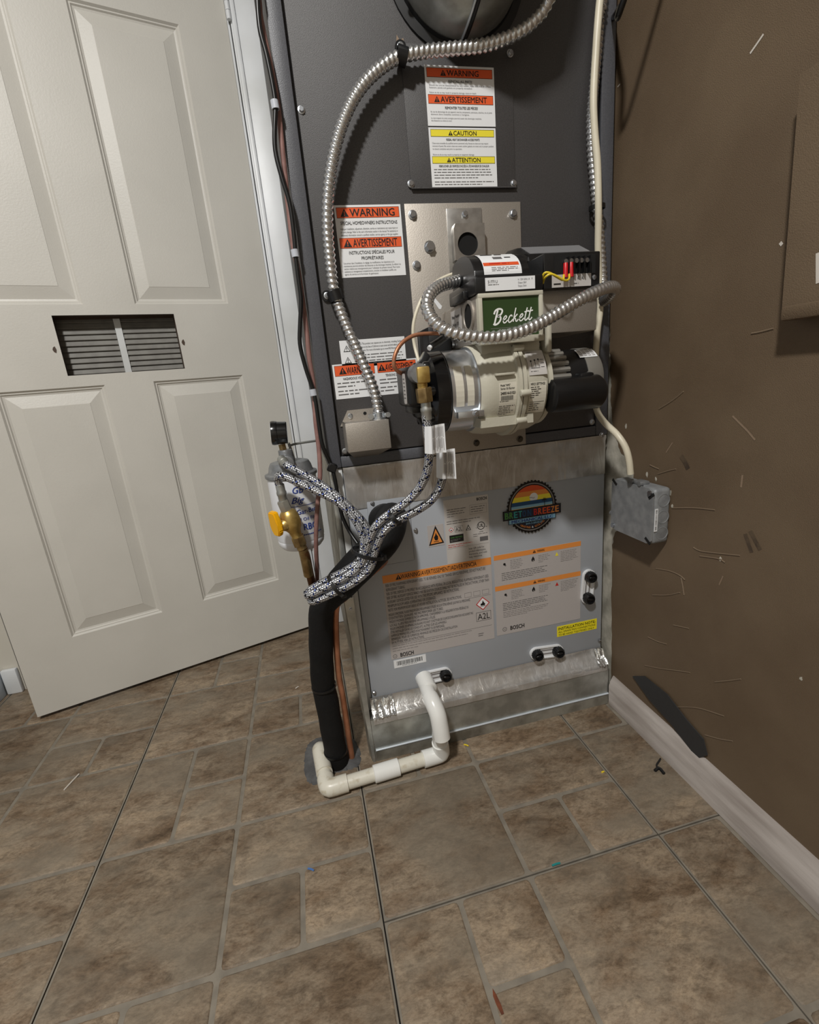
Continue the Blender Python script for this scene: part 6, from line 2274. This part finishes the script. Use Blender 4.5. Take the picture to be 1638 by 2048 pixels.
# folded paper tags round the hoses
def hose_tag(hose, tl, tr, br, bl, wrap):
    tl, tr, br, bl = [Vector(v) for v in (tl, tr, br, bl)]
    mb = MB()
    n = 8
    cols = []
    for k in range(n + 1):
        t = k / n
        bulge = Vector((0, -0.010 * math.sin(math.pi * min(1, t / wrap)) if t < wrap else 0.002 * math.sin(9 * t), 0))
        cols.append((tl.lerp(tr, t) + bulge, bl.lerp(br, t) + bulge))
    for (a, b), (c, d) in zip(cols, cols[1:]):
        mb.poly([a, c, d, b])
        off = Vector((0, 0.0008, 0))
        mb.poly([a + off, b + off, d + off, c + off])
    o = mb.build('paper_tag', 'label_white', hose)
    mb = MB()
    rr = random.Random(9)
    for k in range(11):
        x = 0.30 + 0.06 * k
        y0, y1 = 0.08, 0.92 - rr.random() * 0.15
        for t0, t1 in ((y0, y0 + (y1 - y0) * 0.45), (y0 + (y1 - y0) * 0.5, y1)):
            def pt(tx, ty):
                b_ = -0.010 * math.sin(math.pi * min(1, tx / wrap)) if tx < wrap else 0.002 * math.sin(9 * tx)
                return tl.lerp(tr, tx).lerp(bl.lerp(br, tx), ty) + Vector((0, b_ - 0.0006, 0))
            mb.poly([pt(x, t0), pt(x + 0.022, t0), pt(x + 0.022, t1), pt(x, t1)])
    mb.build('printing', 'ink_lightgrey', o)


hose_tag(h2, (0.1734, 0.6750, 0.7137), (0.2032, 0.6720, 0.7150), (0.2038, 0.6740, 0.6719), (0.1714, 0.6770, 0.6739), 0.5)
hose_tag(h1, (0.1991, 0.7120, 0.6701), (0.2284, 0.7080, 0.6710), (0.2277, 0.7080, 0.6220), (0.1959, 0.7120, 0.6280), 0.55)

# cable ties binding the hoses
def tie(c, ax, r, lab, ell=1.0, wd=0.006):
    c, ax = Vector(c), Vector(ax).normalized()
    o = thing('cable_tie', lab, 'cable tie', c, 'black cable ties')
    ref = Vector((0, -1, 0))
    u = ax.cross(ref).normalized()
    w_ = ax.cross(u).normalized()
    mb = MB()
    n = 28
    ring = []
    for k in range(n):
        a = 6.28319 * k / n
        d = u * math.cos(a) * r * ell + w_ * math.sin(a) * r
        ring.append(c + d)
    vs = []
    for p in ring:
        rad = (p - c).normalized()
        vs += [p - ax * wd / 2, p + ax * wd / 2, p + ax * wd / 2 + rad * 0.0014, p - ax * wd / 2 + rad * 0.0014]
    fs = []
    for k in range(n):
        k2 = (k + 1) % n
        for e_ in range(4):
            fs.append((4 * k + e_, 4 * k + (e_ + 1) % 4, 4 * k2 + (e_ + 1) % 4, 4 * k2 + e_))
    mb.mesh(vs, fs)
    mb.build('band', 'black_plastic', o)
    mb = MB()
    hp = c + (u * 0.97 * ell - w_ * 0.25) * r
    mb.box((-0.0045, -0.004, -0.0045), (0.0045, 0.004, 0.0045), 0.001, 1, Matrix.Translation(hp))
    mb.build('head', 'black_plastic', o)
    return o


tie((0.0763, 0.7440, 0.5091), (0.35, 0.0, 0.93), 0.0275, 'black cable tie around the hose loop beside the black pipe elbow', 1.0)
tie((0.0165, 0.7460, 0.4603), (0.85, 0.0, 0.5), 0.0235, 'black cable tie around the lower left of the hose loop', 0.85)
tie((0.1208, 0.7150, 0.5730), (0.8, -0.05, 0.55), 0.0155, 'black cable tie holding both hoses in front of the coil cabinet', 0.8)

# ================================================================== INSULATED LINE SET
ins = thing('insulated_pipe', 'thick black foam insulated pipe curving from the coil cabinet to the floor', 'pipe', (-0.0308, 0.8570, 0.0000))
fl = Vector((-0.0304, 0.8626, 0.0000))
base_pt = (fl.x, fl.y, 0.004)
IR = 0.0235
up1 = [(fl.x - 0.001, fl.y - 0.001, 0.08), (fl.x - 0.002, fl.y - 0.003, 0.16), (fl.x - 0.003, fl.y - 0.006, 0.22)]
top = [(-0.0174, 0.8380, 0.3643), (-0.0010, 0.8260, 0.4001), (0.0352, 0.8060, 0.4422), (0.0745, 0.7900, 0.4820), (0.1066, 0.7920, 0.5072), (0.1266, 0.8120, 0.5236), (0.1372, 0.8450, 0.5282), (0.1425, 0.8680, 0.5273)]
mb = MB()
mb.tube([base_pt] + up1 + top, IR, 24, 0.010, rfun=lambda s_, th: IR * (1.0 + 0.02 * math.sin(s_ * 90) + 0.30 * min(1.0, max(0.0, (s_ - 0.40) / 0.06))))
mb.build('foam_sleeve', 'insulation', ins)
mb = MB()
ctr = Vector((0.1285, 0.8620, 0.5270))
mb.cyl((ctr.x, 0.8675, ctr.z), (ctr.x, 0.8605, ctr.z), 0.032, n=32, bev=0.002)
mb.build('wall_grommet', 'black_matte', ins)
for q in ((fl.x - 0.003, fl.y - 0.005, 0.20), (fl.x - 0.0005, fl.y - 0.001, 0.035)):
    loop_band(q, (0.01, 0.01, 1), IR * 1.0, 0.005, None, 0.0016).build('tape_band', 'black_plastic', ins)
cu = thing('copper_liquid_line', 'thin copper line running alongside the black insulated pipe', 'pipe', (fl.x + 0.02, fl.y, 0.0))
mb = MB()
mb.tube([(fl.x + 0.031, fl.y + 0.004, 0.0), (fl.x + 0.031, fl.y + 0.002, 0.08), (fl.x + 0.031, fl.y, 0.16), (fl.x + 0.030, fl.y - 0.004, 0.23)] + [(0.0117, 0.8380, 0.3689), (0.0316, 0.8280, 0.3969), (0.0622, 0.8150, 0.4274), (0.0924, 0.8120, 0.4491), (0.1113, 0.8400, 0.4472), (0.1206, 0.8680, 0.4415)], 0.0062, 12, 0.008)
mb.build('tube', 'copper', cu)

# grey sealant around the floor hole
sp = [(-0.1010, 0.9054, -0.0000), (-0.0949, 0.9375, 0.0000), (-0.0751, 0.9553, 0.0000), (-0.0439, 0.9530, 0.0000), (0.0053, 0.9311, -0.0000), (0.0177, 0.8993, -0.0000), (0.0190, 0.8651, 0.0000), (0.0108, 0.8431, -0.0000), (-0.0101, 0.8388, 0.0000), (-0.0387, 0.8385, 0.0000), (-0.0677, 0.8225, 0.0000), (-0.0880, 0.8252, 0.0000), (-0.1007, 0.8563, 0.0000)]
pts = resample(sp, 0.004, True)
cm = sum(pts, Vector()) / len(pts)
mb = MB()
rr = random.Random(3)
A = [cm + (p - cm) * (1 + rr.uniform(-0.03, 0.03)) for p in pts]
B = [cm + (p - cm) * (0.93 + rr.uniform(-0.03, 0.03)) + Vector((0, 0, 0.004)) for p in pts]
D = [cm + (p - cm) * 0.5 + Vector((0, 0, 0.006 + rr.uniform(-0.001, 0.001))) for p in pts]
n = len(A)
mb.mesh(A + B + D, [(i, (i + 1) % n, n + (i + 1) % n, n + i) for i in range(n)] + [(n + i, n + (i + 1) % n, 2 * n + (i + 1) % n, 2 * n + i) for i in range(n)] + [tuple(range(2 * n, 3 * n))])
tag(mb.build('sealant_patch', 'sealant'), 'grey sealant blob on the floor around the pipe hole', 'sealant')

# ================================================================== PVC DRAIN
pv = thing('drain_pipe', 'white PVC drain pipe with elbows from the coil cabinet along the floor', 'pipe', (0.05, 0.76, 0.0))
PR = 0.0138
FRr = 0.0172
zc = 0.019
n1 = Vector((-0.0551, 0.7850, 0.0190))        # left corner on the floor
n2 = Vector((0.1864, 0.7992, 0.0190))        # right corner on the floor
hole = Vector((-0.0638, 0.8831, 0.0220))
px_ = Vector((0.1749, 0.8500, 0.1649))


def fitting(name, pts, r, m='pvc', n=24, ds=0.004):
    mb = MB()
    mb.tube(pts, r, n, ds)
    return mb.build(name, m, pv)


def hub(a, b, r, m='pvc'):
    mb = MB()
    a, b = Vector(a), Vector(b)
    Ln = (b - a).length
    mb.lathe(a, b, [(0, PR * 0.98), (0.0006, r - 0.001), (0.0016, r), (Ln - 0.0016, r), (Ln - 0.0006, r - 0.001), (Ln, PR * 0.98)], 28)
    return mb


dirx = (n1 - n2).normalized()
# straight pipes
fitting('pipe', [n2 + dirx * 0.02, n1 - dirx * 0.02], PR, 'pvc_dirty')
# coupling in the middle of the run
cmid = n1.lerp(n2, 0.50)
hub(cmid - dirx * 0.027, cmid + dirx * 0.027, FRr).build('coupling', 'pvc', pv)
# left elbow, turning back to the floor hole
db = (hole - n1).normalized()
fitting('elbow', [n1 - dirx * 0.040, n1 - dirx * 0.028, n1 - dirx * 0.012, n1 + (db - dirx) * 0.002, n1 + db * 0.014, n1 + db * 0.026], FRr, 'pvc_dirty')
fitting('pipe', [n1 + db * 0.02, hole + Vector((0, 0, 0.0))], PR, 'pvc_dirty')
fitting('elbow', [n1 + db * 0.040, n1 + db * 0.050, hole + db * 0.004, hole + db * 0.012 + Vector((0, 0, -0.006)), hole + db * 0.016 + Vector((0, 0, -0.016))], FRr * 0.98, 'pvc_dirty')
# right elbow, rising
upv = Vector((0.1744, 0.7750, 0.1253)) - n2
upv.normalize()
fitting('elbow', [n2 + dirx * 0.042, n2 + dirx * 0.028, n2 + dirx * 0.012, n2 + (upv + dirx) * 0.002, n2 + upv * 0.014, n2 + upv * 0.038], FRr)
# riser bend and the outlet
bend = [tuple(n2 + upv * 0.034), tuple(n2 + upv * 0.055)] + [(0.1789, 0.7720, 0.1145), (0.1785, 0.7780, 0.1396), (0.1741, 0.7950, 0.1553), (0.1727, 0.8150, 0.1604), (0.1736, 0.8380, 0.1611), (0.1763, 0.8580, 0.1567)]
fitting('riser', bend, PR * 1.06)
fitting('street_elbow', [(0.1814, 0.7660, 0.0876), (0.1803, 0.7700, 0.1133), (0.1790, 0.7770, 0.1367), (0.1751, 0.7920, 0.1525), (0.1731, 0.8060, 0.1571)], FRr * 0.98)
hub(px_ + Vector((0.0, 0.014, 0.001)), px_ + Vector((0.002, -0.026, -0.005)), FRr * 1.02).build('outlet_hub', 'pvc', pv)

# ================================================================== LITTER ON THE FLOOR
tc_ = Vector((0.5894, 0.6457, 0.0010))
ct = thing('cut_cable_tie', 'small black cut-off cable tie lying on the floor tile', 'cable tie', tc_)
mb = MB()
mb.tube([(0.5739, 0.6409, 0.0030), (0.5853, 0.6436, 0.0030), (0.5848, 0.6296, 0.0030)], 0.0030, 8, 0.004)
mb.build('clip_end', 'black_matte', ct)
mb = MB()
mb.tube([(0.5826, 0.6432, 0.0030), (0.5852, 0.6504, 0.0040), (0.5952, 0.6556, 0.0060), (0.6046, 0.6626, 0.0030)], 0.0016, 6, 0.003)
mb.build('tail', 'black_matte', ct)
for p, q, m, lab in (((0.2442, 0.8274, 0.0010), (0.2521, 0.8201, 0.0010), 'yellow_wire', 'tiny yellow wire scrap on the floor by the drain pipe'),
                     ((0.2915, 0.5327, 0.0010), (0.3058, 0.5327, 0.0010), 'scrap_teal', 'tiny teal scrap in the dark floor joint'),
                     ((-0.0989, 0.6469, 0.0010), (-0.0891, 0.6403, 0.0010), 'scrap_blue', 'tiny blue scrap on the grout line'),
                     ((-0.1212, 1.1678, 0.0010), (-0.1131, 1.1741, 0.0010), 'chalk_white', 'tiny white chip on the tile left of the black pipe'),
                     ((0.4762, 0.6702, 0.0010), (0.4822, 0.6708, 0.0010), 'yellow_wire', 'tiny pale crumb on the right floor joint'),
                     ((-0.6105, 0.9798, 0.0010), (-0.5974, 1.0204, 0.0010), 'chalk_white', 'short white scratch mark on the tile below the door')):
    mb = MB()
    mb.tube([p, Vector(p).lerp(Vector(q), 0.5) + Vector((0.0005, 0, 0.0006)), q], 0.0016, 6, 0.002)
    tag(mb.build('scrap', m), lab, 'scrap', 'small scraps on the floor')
mb = MB()
st = [(0.1364, 0.4097, 0.0006), (0.1387, 0.4020, 0.0006), (0.1404, 0.3898, 0.0006), (0.1402, 0.3817, 0.0006), (0.1367, 0.3816, 0.0006), (0.1346, 0.3925, 0.0006), (0.1339, 0.4022, 0.0006)]
mb.prism(st, (0, 0, 0.0005))
tag(mb.build('rust_stain', 'rust'), 'small rusty brown stain on the grout at the front', 'stain')
